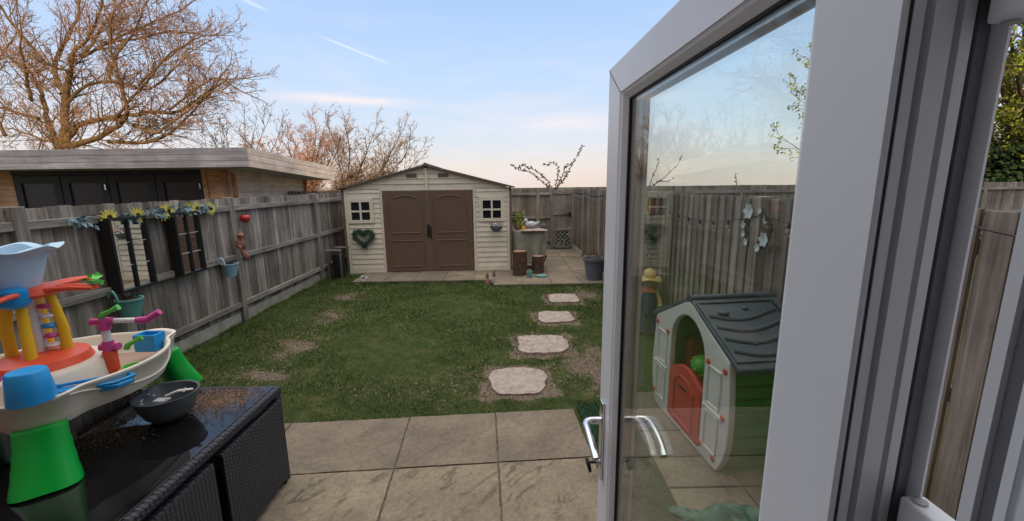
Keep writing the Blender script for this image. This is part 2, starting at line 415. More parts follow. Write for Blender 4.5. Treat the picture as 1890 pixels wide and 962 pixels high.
# rattan weave
m = MT('black rattan weave'); c = m.coord(which='Object')
def weave(m, ax, w, h):
    sp = m.node('ShaderNodeSeparateXYZ'); m.l(c, sp.inputs[0])
    a = m.math('MULTIPLY', sp.outputs[ax], math.pi / w); b = m.math('MULTIPLY', sp.outputs[2], math.pi / h)
    return m.math('MULTIPLY', m.math('SINE', a), m.math('SINE', b))
v = m.math('MAXIMUM', weave(m, 1, .022, .011), 0.0); v2 = m.math('MAXIMUM', m.math('MULTIPLY', weave(m, 1, .022, .011), -1), 0.0)
hgt = m.math('MAXIMUM', v, m.math('MULTIPLY', v2, .45))
col = m.ramp(hgt, [(.05, (.006, .006, .009)), (.5, (.022, .024, .036)), (1, (.055, .06, .085))])
m.bump(hgt, .8, .01); M_rattan = m.fin(col, .45, .5)
m = MT('black glass top'); c = m.coord(which='World')
dn = m.ramp(m.noise(c, 3.5, 8, .7), [(.45, (0, 0, 0)), (.75, (1, 1, 1))])
m.l(m.mix(m.math('MULTIPLY', dn, .12), (.006, .006, .007), (.07, .06, .055)), m.b.inputs['Base Color'])
rr = m.node('ShaderNodeMapRange'); rr.inputs[3].default_value = .02; rr.inputs[4].default_value = .10; m.l(dn, rr.inputs[0]); m.l(rr.outputs[0], m.b.inputs['Roughness'])
m.b.inputs['Specular IOR Level'].default_value = .55; M_tabletop = m.m

# ------------------------------------------------------------------ setting: ground, lawn, paving
tag(MB().add([(-150, -60, -.06), (150, -60, -.06), (150, 260, -.06), (-150, 260, -.06)], [(0, 1, 2, 3)]).build('ground', M_ground), kind='structure')
PR = R(3.4)   # the near patio is laid a few degrees off the fence line
pr_c, pr_s = math.cos(PR), math.sin(PR)
P0 = Vector((-.82, 3.10))
def prot(x, y): return (P0.x + x * pr_c - y * pr_s, P0.y + x * pr_s + y * pr_c)
def in_patio(x, y):
    a, b = x - P0.x, y - P0.y; u = a * pr_c + b * pr_s; w = -a * pr_s + b * pr_c
    return u < 1.37 and w < .0
STONES = [(-.19, .36, 3.47, 4.02), (.11, .70, 4.40, 4.95), (.43, .92, 5.44, 5.93), (.68, 1.17, 6.42, 6.92)]
LITTER = [(-2.62, 4.80, .33, .42), (-2.68, 5.90, .30, .36), (-2.80, 7.0, .30, .28), (-2.55, 3.98, .40, .20)]
def soilf(x, y):
    s = 0.0
    for a, b, c_, d in STONES:
        ex = max(a - x, x - b, 0); ey = max(c_ - y, y - d, 0); s = max(s, 1 - math.hypot(ex, ey) / (.15 + .05 * math.sin(x * 17 + y * 9) + .03 * math.sin(y * 31)))
    for cx, cy, rx, ry in LITTER:
        q = math.hypot((x - cx) / rx, (y - cy) / ry); s = max(s, .66 * (1.45 - q) * (.8 + .35 * math.sin(x * 9 + y * 5) * math.sin(y * 11)))
    q = math.hypot((x - .95) / .55, (y - 4.0) / .75); s = max(s, .68 * (1.35 - q) * (.85 + .3 * math.sin(x * 11) * math.sin(y * 8)))
    q = math.hypot((x - 1.35) / .4, (y - 6.9) / .6); s = max(s, .6 * (1.2 - q))
    q = math.hypot((x + .5) / .9, (y - 3.75) / .35); s = max(s, .28 * (1.3 - q))
    return max(0, min(1, s))
gx = np.arange(-3.85, 1.951, .05); gy = np.arange(0.28, 12.0, .05)
mb = MB()
vs = [(x, y, .012 * math.sin(x * 2.1 + y) * math.sin(y * 1.7) * (1 if y < 7 else 0)) for y in gy for x in gx]
w = len(gx)
lawn_faces = [(j * w + i, j * w + i + 1, (j + 1) * w + i + 1, (j + 1) * w + i) for j in range(len(gy) - 1) for i in range(w - 1)]
mb.add(vs, lawn_faces); lawn = mb.build('lawn', M_lawn, smooth=60, fixn=False)
at = lawn.data.attributes.new('soil', 'FLOAT', 'POINT'); at.data.foreach_set('value', [soilf(x, y) for x, y, z in vs])
tag(lawn, kind='structure')
def slabs(name, cells, mapf, z, thick, parentkind=True, base=None, gap=.004):
    b = MB()
    for (x0, x1, y0, y1) in cells:
        b.tone = (U(1.0, 1.06) if y1 < -.3 else U(.90, 1.0)) if name == 'patio' else U(.82, 1.0)
        dz = U(-.002, .002)
        cs = [(x0 + gap, y0 + gap), (x1 - gap, y0 + gap), (x1 - gap, y1 - gap), (x0 + gap, y1 - gap)]; loop = []
        for k in range(4):
            (ax, ay), (bx, by) = cs[k], cs[(k + 1) % 4]; m_ = 14
            for q in range(m_):
                f_ = q / m_; j = U(-.0035, .003) if q else .004; nx, ny = (by - ay), -(bx - ax); L_ = math.hypot(nx, ny)
                loop.append((ax + (bx - ax) * f_ - nx / L_ * (.003 - j * .7), ay + (by - ay) * f_ - ny / L_ * (.003 - j * .7)))
        b.plate(loop, (), thick, lambda a, c_, d, dz=dz: (*mapf(a, c_), z - thick + d + dz))
    o = b.build(name, M_slab, bevel=.004); tag(o, kind='structure'); return o
cells = []
for i in range(-5, 3):
    x0 = -.02 + .695 * i
    x0, x1 = [(-3.03, -2.33), (-2.33, -1.64), (-1.64, -.94), (-.94, .0), (0, .70), (.70, 1.36)][min(i + 5, 5)] if i + 5 < 6 else (None, None)
    if x0 is None: break
    y = 0.0
    for dyy in (.63, .60, .60, .60, .60):
        cells.append((x0, x1, y - dyy, y)); y -= dyy
slabs('patio', cells, prot, .035, .05)
b = MB(); b.plate([(-3.03, -3.1), (1.36, -3.1), (1.36, 0), (-3.03, 0)], (), .03, lambda a, c_, d: (*prot(a, c_), -.005 + d)); tag(b.build('patio_joints', M_joint), kind='structure')
# right-hand side paving beyond the patio edge (under the playhouse) and between
cells = [(x, min(x + .6, 1.92), y, y + .6) for y in (.45, 1.05, 1.65, 2.25, 2.85, 3.45) for x in (1.0, 1.6)]
cells = [(0.98, 1.45, y, y + .6) for y in (.45, 1.05, 1.65, 2.25, 2.85)] + [(1.45, 1.93, y, y + .6) for y in (.45, 1.05, 1.65, 2.25, 2.85)]
slabs('side_paving', cells, lambda a, c_: (a, c_), .028, .04)
cells = [(x, x + .60, 7.98, 8.44) for x in (-3.1, -2.5, -1.9, -1.3)] + [(x, x + .60, 8.44, 9.0) for x in (-3.1, -2.5, -1.9, -1.3)] + [(-.70, -.30, 7.98, 9.0)]
cells += [(x0, x1, y, y + .6) for (x0, x1) in ((-.28, .28), (.28, .83), (.83, 1.39), (1.39, 1.93)) for y in (7.56, 8.16, 8.76, 9.36, 9.96, 10.56, 11.16)]
slabs('path', cells, lambda a, c_: (a, c_), .045, .06)
b = MB(); b.box(-3.1, -.29, 7.98, 9.0, -.01, .034); b.box(-.28, 1.93, 7.56, 11.8, -.01, .034); tag(b.build('path_bed', M_joint), kind='structure')
# stepping stones
for i, (x0, x1, y0, y1) in enumerate(STONES):
    cx, cy = (x0 + x1) / 2, (y0 + y1) / 2; rx, ry = (x1 - x0) / 2, (y1 - y0) / 2; L = []
    p = [3.2, 4.5, 5, 6][i]
    for k in range(40):
        a = 2 * math.pi * k / 40; ca, sa = math.cos(a), math.sin(a)
        r = (abs(ca) ** p + abs(sa) ** p) ** (-1 / p) * (1 + .035 * math.sin(3 * a + i) + .03 * math.sin(5 * a + 2 * i) + .02 * math.sin(11 * a) + U(-.015, .015))
        L.append((ca * r * rx, sa * r * ry))
    b = MB(); b.plate(L, (), .045, lambda a, c_, d: (a, c_, -.03 + d)); o = b.build('stepping_stone', M_step, bevel=.006); o.location = (cx, cy, .008)
    tag(o, ['largest pinkish stepping stone, nearest the patio slabs', 'second pinkish stepping stone out from the patio, in bare soil', 'third stepping stone from the patio, small and squarish', 'farthest stepping stone in the lawn, just before the path by the shed'][i], 'stepping stone', 'stepping stones sunk in the lawn')

# grass blades
def blades(name, n, region, h, wdt, mat, dens, rs, tilt=.6):
    rng = np.random.default_rng(rs); V = []; T = []
    x = rng.uniform(region[0], region[1], n); y = region[2] + (region[3] - region[2]) * rng.uniform(0, 1, n) ** 1.35
    keep = np.array([rng.random() < dens(a, b_) for a, b_ in zip(x, y)]); x = x[keep]; y = y[keep]; k = len(x)
    an = rng.uniform(0, 6.283, k); hh = h * rng.uniform(.5, 1.3, k) * (1 + .10 * (y - 3)); ww = wdt * rng.uniform(.7, 1.3, k) * (1 + .16 * (y - 3))
    tx = rng.normal(0, tilt, k) * hh; ty = rng.normal(0, tilt, k) * hh
    a = np.stack([x - np.cos(an) * ww, y - np.sin(an) * ww, np.zeros(k)], 1); b_ = np.stack([x + np.cos(an) * ww, y + np.sin(an) * ww, np.zeros(k)], 1)
    c_ = np.stack([x + tx, y + ty, hh], 1)
    co = np.stack([a, b_, c_], 1).reshape(-1, 3)
    me = bpy.data.meshes.new(name); me.vertices.add(3 * k); me.vertices.foreach_set('co', co.ravel())
    me.loops.add(3 * k); me.loops.foreach_set('vertex_index', np.arange(3 * k, dtype=np.int32)); me.polygons.add(k); me.polygons.foreach_set('loop_start', np.arange(0, 3 * k, 3, dtype=np.int32))
    me.materials.append(mat); me.update(); me.validate()
    t = me.attributes.new('tone', 'FLOAT', 'FACE'); t.data.foreach_set('value', rng.uniform(.35, 1.75, k).astype(np.float32))
    o = link(bpy.data.objects.new(name, me)); return o
def gd(x, y):
    if in_patio(x, y): return 0
    if x > .97 and y < 3.45: return 0
    if y > 7.55 and x > -.29: return 0
    if y > 7.97 and x > -3.1: return 0
    for a, b_, c_, d in STONES:
        if a < x < b_ and c_ < y < d: return 0
    s = soilf(x, y); s2 = .5 + .5 * math.sin(x * 5 + math.sin(y * 4)) * math.sin(y * 6.1)
    return max(.02, 1 - 1.6 * s) * (.35 + .65 * s2)
o = blades('grass', 200000, (-3.82, 1.93, 2.3, 8.8), .020, .0028, M_grass, gd, 1); tag(o, 'short patchy green lawn grass between the fences', 'grass', kind='stuff')
def ed_(x, y):
    a, b_ = x - P0.x, y - P0.y; w_ = -a * pr_s + b_ * pr_c; u_ = a * pr_c + b_ * pr_s
    if in_patio(x, y) or (x > .96 and y < 3.45) or (y > 7.55 and x > -.29) or (y > 7.97 and x > -3.1): return 0
    if (0 <= w_ < .035 and u_ < 1.37) or x < -3.76 or (7.5 < y and x > -.3) or (7.9 < y < 7.97): return .55 + .45 * math.sin(x * 13 + y * 7)
    for q in STONES:
        if -.05 < min(x - q[0], q[1] - x, y - q[2], q[3] - y) < .03: return .10
    return .012
o = blades('grass_tufts', 260000, (-3.83, 1.93, 2.95, 8.8), .040, .0026, M_grass, ed_, 9, .5); tag(o, 'longer grass tufts along the paving edge and fence foot', 'grass', kind='stuff')
def ld(x, y):
    if in_patio(x, y) or (x > .97 and y < 3.45) or (y > 7.55 and x > -.29) or (y > 7.97 and x > -3.1): return 0
    for a, b_, c_, d in STONES:
        if a + .07 < x < b_ - .07 and c_ + .07 < y < d - .07: return .02
    return min(1, .09 + 1.1 * soilf(x, y))
o = blades('straw_litter', 80000, (-3.8, 1.9, 3.0, 8.0), .010, .0045, M_straw, ld, 5, 1.6); tag(o, 'dry straw and soil crumbs over the bare lawn patches', 'dry litter', kind='stuff')

# ------------------------------------------------------------------ fences
def fence(name, label, loc, rotz, posts, h, M_board, M_r, front_rails=True, bw=.1, gravel=True, posth=None, railz=(.27, .95, 1.63), cap=False):
    t = thing(name, label, 'fence', loc, rotz)
    for i in range(len(posts) - 1):
        a, c_ = posts[i] + .05, posts[i + 1] - .05
        b = MB(); x = a; n = max(1, round((c_ - a) / bw)); w = (c_ - a) / n
        for k in range(n):
            b.tone = U(.62, 1.3); x0 = a + k * w; dz = U(-.008, .008); yo = U(0, .004)
            vs = [(x0 + .0015, .004 + yo, .15), (x0 + w - .003, -.014 + yo, .15), (x0 + w - .003, .004 + yo, .15), (x0 + .0015, .014 + yo, .15)]
            vs += [(p[0], p[1], h + dz) for p in vs]
            b.add(vs, [(0, 3, 2, 1), (4, 5, 6, 7), (0, 1, 5, 4), (1, 2, 6, 5), (2, 3, 7, 6), (3, 0, 4, 7)])
        b.build('board_panel', M_board, t)
        for z in railz:
            b = MB(); b.tone = U(.85, 1.2)
            if front_rails: b.box(a, c_, -.058, -.016, z - .035, z + .035)
            else: b.box(a, c_, .018, .06, z - .035, z + .035)
            b.build('rail', M_r, t, bevel=.004)
        if gravel:
            b = MB(); b.box(a, c_, -.02, .02, -.02, .148); b.build('gravel_board', M_gravel, t, bevel=.004)
    for p in posts:
        b = MB(); b.tone = U(.8, 1.1); b.box(p - .05, p + .05, -.065, .035, -.1, posth or h + .015); b.build('post', M_board, t, bevel=.006)
    return t
fence('garden_fence', 'grey weathered panel fence on the left with mirrors and sunflowers on it', (-3.85, 0.75, 0), R(90), [0, 2.5, 5.0, 7.52, 10.0, 11.3], 1.765, M_fence, M_rail)
fr = fence('garden_fence', 'brown close board fence on the right behind the playhouse', (1.95, 12.0, 0), R(-90), [0.02, 1.8, 3.6, 5.4, 6.52, 8.9, 11.4], 1.775, M_fence_r, M_rail, False, .125, railz=(.27, .95, 1.62))
b = MB(); b.box(.0, 11.4, -.03, .03, 1.778, 1.80); 
fence('back_fence', 'long rear fence behind the shed and across the neighbouring gardens', (-14.0, 12.1, 0), 0, [0, 2.5, 5, 7.5, 10.0, 12.4, 14.9, 15.32], 1.79, M_fence_r, M_rail_x)
fence('neighbour_fence', 'far fence of the next garden seen above the right fence', (2.05, 12.1, 0), 0, [0, 2.4, 4.8, 7.2, 9.6, 12.0, 14.4, 16.8, 19.2], 1.80, M_fence_r, M_rail_x, railz=(.3, .95, 1.62))
# capping strips on the right fence
# gate in the far corner
g = thing('garden_gate', 'brown wooden gate with lattice at its foot in the far corner', 'gate', (1.35, 12.0, 0))
b = MB()
for k in range(6):
    b.tone = U(.75, 1.1); b.box(.0 + k * .09, .088 + k * .09, 0, .016, .55, 1.74)
b.build('board', M_fence_r, g)
for z in (.6, 1.05, 1.66): b = MB(); b.box(0, .54, -.03, -.002, z - .04, z + .04); b.build('rail', M_rail_x, g, bevel=.004)
b = MB(); b.box(.02, .05, -.03, -.002, .06, .56); b.box(.49, .52, -.03, -.002, .06, .56); b.box(.02, .52, -.03, -.002, .06, .09)
for k in range(-4, 5):
    for sgn, y in ((1, -.012), (-1, -.022)):
        x0 = .27 + k * .125; pts = []
        for zz in (.09, .54):
            pts.append((x0 + sgn * (zz - .315), y, zz))
        (xa, _, za), (xb, _, zb) = pts
        lo, hi = .04, .50
        def cl_(x, z, x2, z2):
            if x < lo: z += (lo - x) * (z2 - z) / (x2 - x) if x2 != x else 0; x = lo
            if x > hi: z += (hi - x) * (z2 - z) / (x2 - x) if x2 != x else 0; x = hi
            return x, z
        if max(xa, xb) < lo or min(xa, xb) > hi: continue
        a2 = cl_(xa, za, xb, zb); b2 = cl_(xb, zb, xa, za)
        b.tube([(a2[0], y, a2[1]), (b2[0], y, b2[1])], .012, 4)
b.tone = 1.4
b.build('lattice', M_rail_x, g)
b = MB(); b.box(.44, .50, -.05, -.03, 1.0, 1.1); b.tube([(.30, -.05, 1.05), (.5, -.05, 1.05)], .01, 6); b.build('latch', M_black, g)

# ------------------------------------------------------------------ the house behind the camera (casts the shade over the garden)
hs = thing('house', 'brick terraced house whose doorway the view looks out of', 'house', (0, .2, 0))
def hw(b, name, mat, **k): return b.build(name, mat, hs, world=True, **k)
b = MB(); b.plate([(-18, -.1), (18, -.1), (18, 5.2), (-18, 5.2)], [[(-1.56, .06), (.452, .06), (.452, 2.31), (-1.56, 2.31)]], .30, lambda a, c_, d: (a, .262 - d, c_)); hw(b, 'wall', M_brick)
b = MB(); b.box(-18, -17.7, -8.5, -.05, 0, 5.2); b.box(17.7, 18, -8.5, -.05, 0, 5.2); b.box(-17.7, 17.7, -8.5, -8.2, 0, 5.2); hw(b, 'wall', M_brick)
b = MB(); b.box(-3.4, 2.6, -4.6, -.04, .0, .14); hw(b, 'floor', M_floor)
b = MB(); b.box(-3.4, 2.6, -4.6, -.045, 2.48, 2.55); hw(b, 'ceiling', M_plaster)
b = MB(); b.box(-3.45, -3.4, -4.6, -.045, .14, 2.48); b.box(2.6, 2.65, -4.6, -.045, .14, 2.48); b.box(-3.4, 2.6, -4.65, -4.6, .14, 2.48); hw(b, 'inner_wall', M_plaster)
b = MB(); b.add([(-18.3, .6, 5.1), (18.3, .6, 5.1), (18.3, -4.1, 8.0), (-18.3, -4.1, 8.0), (-18.3, -8.8, 5.1), (18.3, -8.8, 5.1)], [(0, 1, 2, 3), (3, 2, 5, 4), (0, 3, 4), (1, 5, 2), (0, 4, 5, 1)]); hw(b, 'roof', M_tile)
for x in (-12, -8, -3, 1.4, 6, 10):
    b = MB(); b.plate([(x, 3.2), (x + 1.2, 3.2), (x + 1.2, 4.4), (x, 4.4)], [[(x + .07, 3.27), (x + .56, 3.27), (x + .56, 4.33), (x + .07, 4.33)], [(x + .63, 3.27), (x + 1.13, 3.27), (x + 1.13, 4.33), (x + .63, 4.33)]], .07, lambda a, c_, d: (a, .265 + d, c_))
    wf = hw(b, 'window', M_white)
    b = MB(); b.box(x + .07, x + 1.13, .27, .29, 3.27, 4.33); b.build('pane', M_darkglass, wf, world=True)

# door frame around the opening
df = thing('door_frame', 'white plastic frame at the right edge beside the open door', 'door frame', (.36, .2, .1))
J = [(.362, .286), (.362, .277), (.3665, .2755), (.3665, .2655), (.3625, .2645), (.3620, .2575), (.3660, .2565), (.3660, .2535), (.3632, .2525), (.3632, .225), (.367, .2235), (.367, .216), (.364, .215), (.364, .10), (.372, .0), (.372, -.045), (.45, -.045), (.45, .286)]
b = MB(); b.plate(J, (), 2.2, xy_fn(.1)); b.build('jamb', M_white, df, world=True)
b = MB(); b.plate([(-1.55 + (.45 - p[0]), p[1]) for p in J], (), 2.2, xy_fn(.1)); b.build('jamb', M_white, df, world=True)
b = MB(); b.box(-1.462, .36, .215, .286, 2.232, 2.30); b.build('head', M_white, df, world=True, bevel=.003)
b = MB(); b.box(-1.462, .36, .10, .30, .07, .142); b.build('threshold', M_profile, df, world=True, bevel=.003)
b = MB(); b.box(.3655, .3668, .2660, .2752, .12, 2.28); b.build('gasket', M_gasketg, df, world=True)

# ------------------------------------------------------------------ the open glazed door
DA = (.315, .35); drz = math.atan2(.86, -.0258); DW = .8604; TH = .078
ZB, ZT = .165, 2.208
gdoor = thing('glass_door', 'white glazed door standing open beside the doorway, chrome handle', 'door', (DA[0], DA[1], ZB), drz)
def dz_(z): return z - ZB
# local: x from hinge to free end, y 0 = inner face (towards the garden side seen here), negative = outer
# hinge stile: rebated end profile
HP = [(.002, 0), (.094, 0), (.098, -.003), (.098, -.05), (.094, -.078), (-.012, -.078), (-.012, -.0755), (.004, -.0745), (.004, -.0635), (.0015, -.062), (.0015, -.052), (.009, -.0515), (.009, -.0475), (.003, -.047), (.0045, -.0270), (-.0015, -.0262), (-.0015, -.0245), (.006, -.0235), (.006, -.0205), (.0015, -.0195), (.0015, -.0095), (.006, -.009), (.006, -.006), (0, -.0045), (0, -.002)]
b = MB(); b.plate(HP, (), 1, lambda a, c_, d: (a, c_, .15 if d == 0 else dz_(ZT) - max(0, a) * .0795 / .098 - .0003)); b.build('stile', M_white, gdoor)
FP = [(DW - .004, 0), (DW - .106, 0), (DW - .110, -.003), (DW - .110, -.05), (DW - .106, -.078), (DW + .012, -.078), (DW + .012, -.070), (DW, -.068), (DW, -.004)]
b = MB(); b.plate(FP, (), 1, lambda a, c_, d: (a, c_, .15 if d == 0 else dz_(ZT) - max(0, DW - a) * .0795 / .110 - .0003)); b.build('stile', M_white, gdoor)
def rail_mitred(z_out, z_in, sgn):
    b = MB()
    vs = [(0, 0, z_out), (DW, 0, z_out), (DW - .110, 0, z_in), (.098, 0, z_in)]
    vs2 = [(p[0], -TH, p[2]) for p in vs]
    b.add(vs + vs2, [(0, 1, 2, 3), (4, 7, 6, 5), (0, 4, 5, 1), (1, 5, 6, 2), (2, 6, 7, 3), (3, 7, 4, 0)]); return b
# rails are mitred; the stiles stop under them
ZTl = dz_(ZT)
b = rail_mitred(ZTl, ZTl - .0795, 1); b.build('top_rail', M_white, gdoor)
b = MB(); b.box(.0, DW, -TH, 0.0, 0, .15); b.build('bottom_rail', M_white, gdoor, bevel=.004)
b = MB(); b.tube([(DW - .003, .0006, ZTl - .003), (DW - .108, .0006, ZTl - .078)], .0011, 6); b.build('mitre_joint', M_gasketg, gdoor)
# trim the stile tops visually: beads
x0, x1, z0, z1 = .098, DW - .110, .15, ZTl - .0795
def bead(b, xa, xb, za, zb, off, wd, dep):
    # sloping inner bead all round the opening
    o = [(xa, za), (xb, za), (xb, zb), (xa, zb)]; i = [(xa + wd, za + wd), (xb - wd, za + wd), (xb - wd, zb - wd), (xa + wd, zb - wd)]
    vs = [(p[0], off, p[1]) for p in o] + [(p[0], off - dep, p[1]) for p in i] + [(p[0], off - dep - .01, p[1]) for p in i] + [(p[0], off - dep - .01, p[1]) for p in o]
    fs = []
    for k in range(4):
        j = (k + 1) % 4; fs += [(k, j, 4 + j, 4 + k), (4 + k, 4 + j, 8 + j, 8 + k), (8 + k, 8 + j, 12 + j, 12 + k)]
    b.add(vs, fs)
b = MB(); bead(b, x0, x1, z0, z1, -.003, .007, .003); bead(b, x0 + .007, x1 - .007, z0 + .007, z1 - .007, -.006, .010, .012); b.build('glazing_bead', M_white, gdoor)
b = MB(); bead(b, x0, x1, z0, z1, -TH + .018, .02, .001); b.build('glazing_bead', M_white, gdoor)
b = MB(); bead(b, x0 + .0165, x1 - .0165, z0 + .0165, z1 - .0165, -.0185, .005, .001); b.build('gasket', M_gasket, gdoor)
q = .014
b = MB(); b.box(x0 + .004, x1 - .004, -.0265, -.0225, z0 + .004, z1 - .004); b.box(x0 + .004, x1 - .004, -.0505, -.0465, z0 + .004, z1 - .004)
b.build('glass_pane', M_glass, gdoor)
b = MB()
for (xa, xb, za, zb) in ((x0, x0 + .03, z0, z1), (x1 - .03, x1, z0, z1), (x0 + .03, x1 - .03, z0, z0 + .03), (x0 + .03, x1 - .03, z1 - .03, z1)): b.box(xa, xb, -.0462, -.0268, za, zb)
b.build('spacer_bar', M_steel, gdoor)
b = MB(); b.box(-.0002, .0050, -.0742, -.0640, .05, ZTl - .05); b.build('gasket', M_gasketg, gdoor)
b = MB(); b.box(.0015, .0068, -.0088, -.0062, .05, ZTl - .05); b.build('gasket', M_gasket, gdoor)
# handles (lever on each face)
def lever(side):
    s = 1 if side == 'in' else -1; y0 = 0 if side == 'in' else -TH
    hx = DW - .045; zc = dz_(1.175)
    b = MB(); b.box(hx - .016, hx + .016, min(y0, y0 + s * .009), max(y0, y0 + s * .009), dz_(.975), dz_(1.24))
    hd = b.build('handle', M_chrome, gdoor, bevel=.003)
    b = MB(); pts = [(hx, y0 + s * .008, zc), (hx, y0 + s * .040, zc), (hx - .006, y0 + s * .054, zc), (hx - .022, y0 + s * .061, zc)] + [(hx - .022 - .12 * k / 8, y0 + s * (.061 - .004 * (k / 8) ** 2), zc - .030 * (k / 8) ** 2.2) for k in range(1, 9)]
    b.tube(pts, [.0115] * 3 + [.011] * 9, 14); b.build('lever', M_chrome, hd, smooth=50)
    b = MB(); b.lathe([(0, 0), (.009, 0), (.009, .012), (0, .012)], (0, 0, 0), 16); b.v = [(hx + p[0], y0 + s * (.008 + p[2]), dz_(1.03) + p[1]) for p in b.v]; b.build('lock_cylinder', M_steel if side == 'in' else M_black, hd, smooth=40)
lever('in'); lever('out')
b = MB()
cx, cy, cz = DW - .048, .044, dz_(1.024)
b.tube([(DW - .045, .018, dz_(1.03)), (DW - .045, .040, dz_(1.03))], .004, 8)
b.tube([(cx + .018 * math.cos(a), cy + .004 * math.sin(a), cz + .018 * math.sin(a)) for a in np.linspace(0, 2 * math.pi, 20)], .0052, 8); 
tag(b.build('door_key', M_black, origin=None, smooth=50), 'small black ringed key in the lock of the open glass door', 'key')
ko = bpy.data.objects['door_key']; ko.location = gdoor.location; ko.rotation_euler = gdoor.rotation_euler
# hinges bridging the gap
def hinge(zt_, zb_):
    # world coordinates, gap between jamb and door end
    b = MB(); b.box(.376, .399, .289, .345, zb_, zt_); hg = b.build('hinge', M_white, gdoor, world=True, bevel=.003)
    b = MB(); b.box(.366, .392, .2875, .310, zb_, zt_ - .006); b.build('hinge_leaf', M_white, hg, world=True, bevel=.002)
    b = MB(); b.tube([(.386, .335, zb_ - .002), (.386, .335, zt_ + .002)], .006, 14); b.build('hinge_pin', M_profile, hg, world=True, smooth=40)
    for dz in (.018, .044, .068):
        b = MB(); b.ball((.381, .2875, zt_ - dz), .0042, 6); b.build('screw', M_black, hg, world=True)
hinge(1.60, 1.50); hinge(2.10, 2.018); hinge(.55, .45)

# ------------------------------------------------------------------ the shed
SR = R(1.6); sh = thing('garden_shed', 'beige plastic shed with brown double doors at the end of the lawn', 'shed', (-3.50, 8.86, .045), SR)
SW, SD, EV, AP = 3.60, 2.4, 1.80, 2.27
def siding(b, x0, x1, z0, z1, lap=.112, proud=.016, y=0.0):
    z = z0
    while z < z1 - .01:
        zt = min(z + lap, z1); b.tone = U(.96, 1.03)
        vs = []
        for x in (x0, x1): vs += [(x, y - proud, z + .006), (x, y - proud * .9, z + .02), (x, y - .002, zt), (x, y + .01, zt), (x, y + .01, z), (x, y - .002, z)]
        b.add(vs, [(0, 1, 7, 6), (1, 2, 8, 7), (2, 3, 9, 8), (3, 4, 10, 9), (4, 5, 11, 10), (5, 0, 6, 11), (5, 4, 3, 2, 1, 0), (6, 7, 8, 9, 10, 11)]); z = zt
for xa, xb, wx in ((.05, .85, .13), (2.77, 3.55, 2.93)):
    b = MB(); b.box(xa, xb, .0, .03, 0, EV); b.tone = 1
    siding(b, xa + .06, xb - .05, .07, 1.08); siding(b, xa + .06, xb - .05, 1.60, EV - .02)
    siding(b, xa + .06, wx - .03, 1.08, 1.60, .104, .012); siding(b, wx + .52, xb - .05, 1.08, 1.60, .104, .012)
    b.tone = 1; b.box(xa, xa + .055, -.02, 0, 0, EV - .0); b.box(xb - .045, xb, -.02, 0, 0, EV); b.box(xa + .055, xb - .045, -.018, 0, 0, .068)
    b.build('wall_panel', M_beige, sh, bevel=.003)
    b = MB(); b.plate([(wx - .03, 1.08), (wx + .52, 1.08), (wx + .52, 1.60)] + [(wx + .52 - .55 * k / 12, 1.60 + .022 * math.sin(math.pi * k / 4) ** 2) for k in range(1, 12)] + [(wx - .03, 1.60)],
                      [[(wx + .05, 1.15), (wx + .225, 1.15), (wx + .225, 1.315), (wx + .05, 1.315)], [(wx + .265, 1.15), (wx + .44, 1.15), (wx + .44, 1.315), (wx + .265, 1.315)],
                       [(wx + .05, 1.355), (wx + .225, 1.355), (wx + .225, 1.53), (wx + .05, 1.53)], [(wx + .265, 1.355), (wx + .44, 1.355), (wx + .44, 1.53), (wx + .265, 1.53)]], -.032, lambda a, c_, d: (a, d, c_))
    wf = b.build('window', M_beige, sh, bevel=.003)
    b = MB(); b.box(wx + .03, wx + .46, -.008, -.001, 1.13, 1.55); b.build('pane', M_darkglass, wf)
# side and back walls
b = MB(); b.box(.02, .05, .0, SD, 0, EV); b.box(SW - .05, SW - .02, 0, SD, 0, EV); b.box(.05, SW - .05, SD - .03, SD, 0, EV); b.tone = .95
for x in (.02, SW - .02):
    z = .05
    while z < EV - .1: b.box(x - .012, x + .012, .04, SD - .04, z, z + .085); z += .112
b.build('wall', M_beige, sh)
for x in (.0, SW - .035):
    b = MB(); b.box(x, x + .035, -.03, .02, 0, EV + .02); b.build('corner_post', M_brown2, sh, bevel=.003)
b = MB(); b.box(.0, SW, -.05, SD + .05, -.05, -.001); b.build('base', M_gravel, sh)
# gable
def gz(x): return AP - (AP - EV + .01) * abs(x - SW / 2) / (SW / 2 + .07) + .03
for xa, xb in ((.10, SW / 2 - .035), (SW / 2 + .035, SW - .10)):
    b = MB(); hi = gz(xb) if xa < 1 else gz(xa); lo = gz(xa) if xa < 1 else gz(xb)
    b.plate([(xa, EV + .0), (xb, EV), (xb, gz(xb) - .032), (xa, gz(xa) - .032)], (), .03, lambda a, c_, d: (a, -.012 + d, c_))
    for z in (EV + .11, EV + .22, EV + .33):
        xx0 = xa; xx1 = xb
        for _ in range(400):
            if xa < 1 and gz(xx0) - .05 < z + .01: xx0 += .01
            if xa > 1 and gz(xx1) - .05 < z + .01: xx1 -= .01
        if xx1 - xx0 > .1: b.box(xx0, xx1, -.026, -.0121, z - .014, z + .004)
    b.build('gable', M_beige, sh, bevel=.002)
    vx = SW / 2 - .42 if xa < 1 else SW / 2 + .25
    b = MB(); b.box(vx, vx + .22, -.03, -.0125, EV + .235, EV + .305); b.build('vent', M_brown, sh, bevel=.003)
b = MB(); b.box(SW / 2 - .032, SW / 2 + .032, -.034, .01, EV - .04, AP - .04); b.build('centre_strip', M_beige, sh, bevel=.004)
b = MB(); b.box(.84, 2.78, -.02, .03, EV - .04, EV + .0); b.build('header', M_beige, sh, bevel=.003)
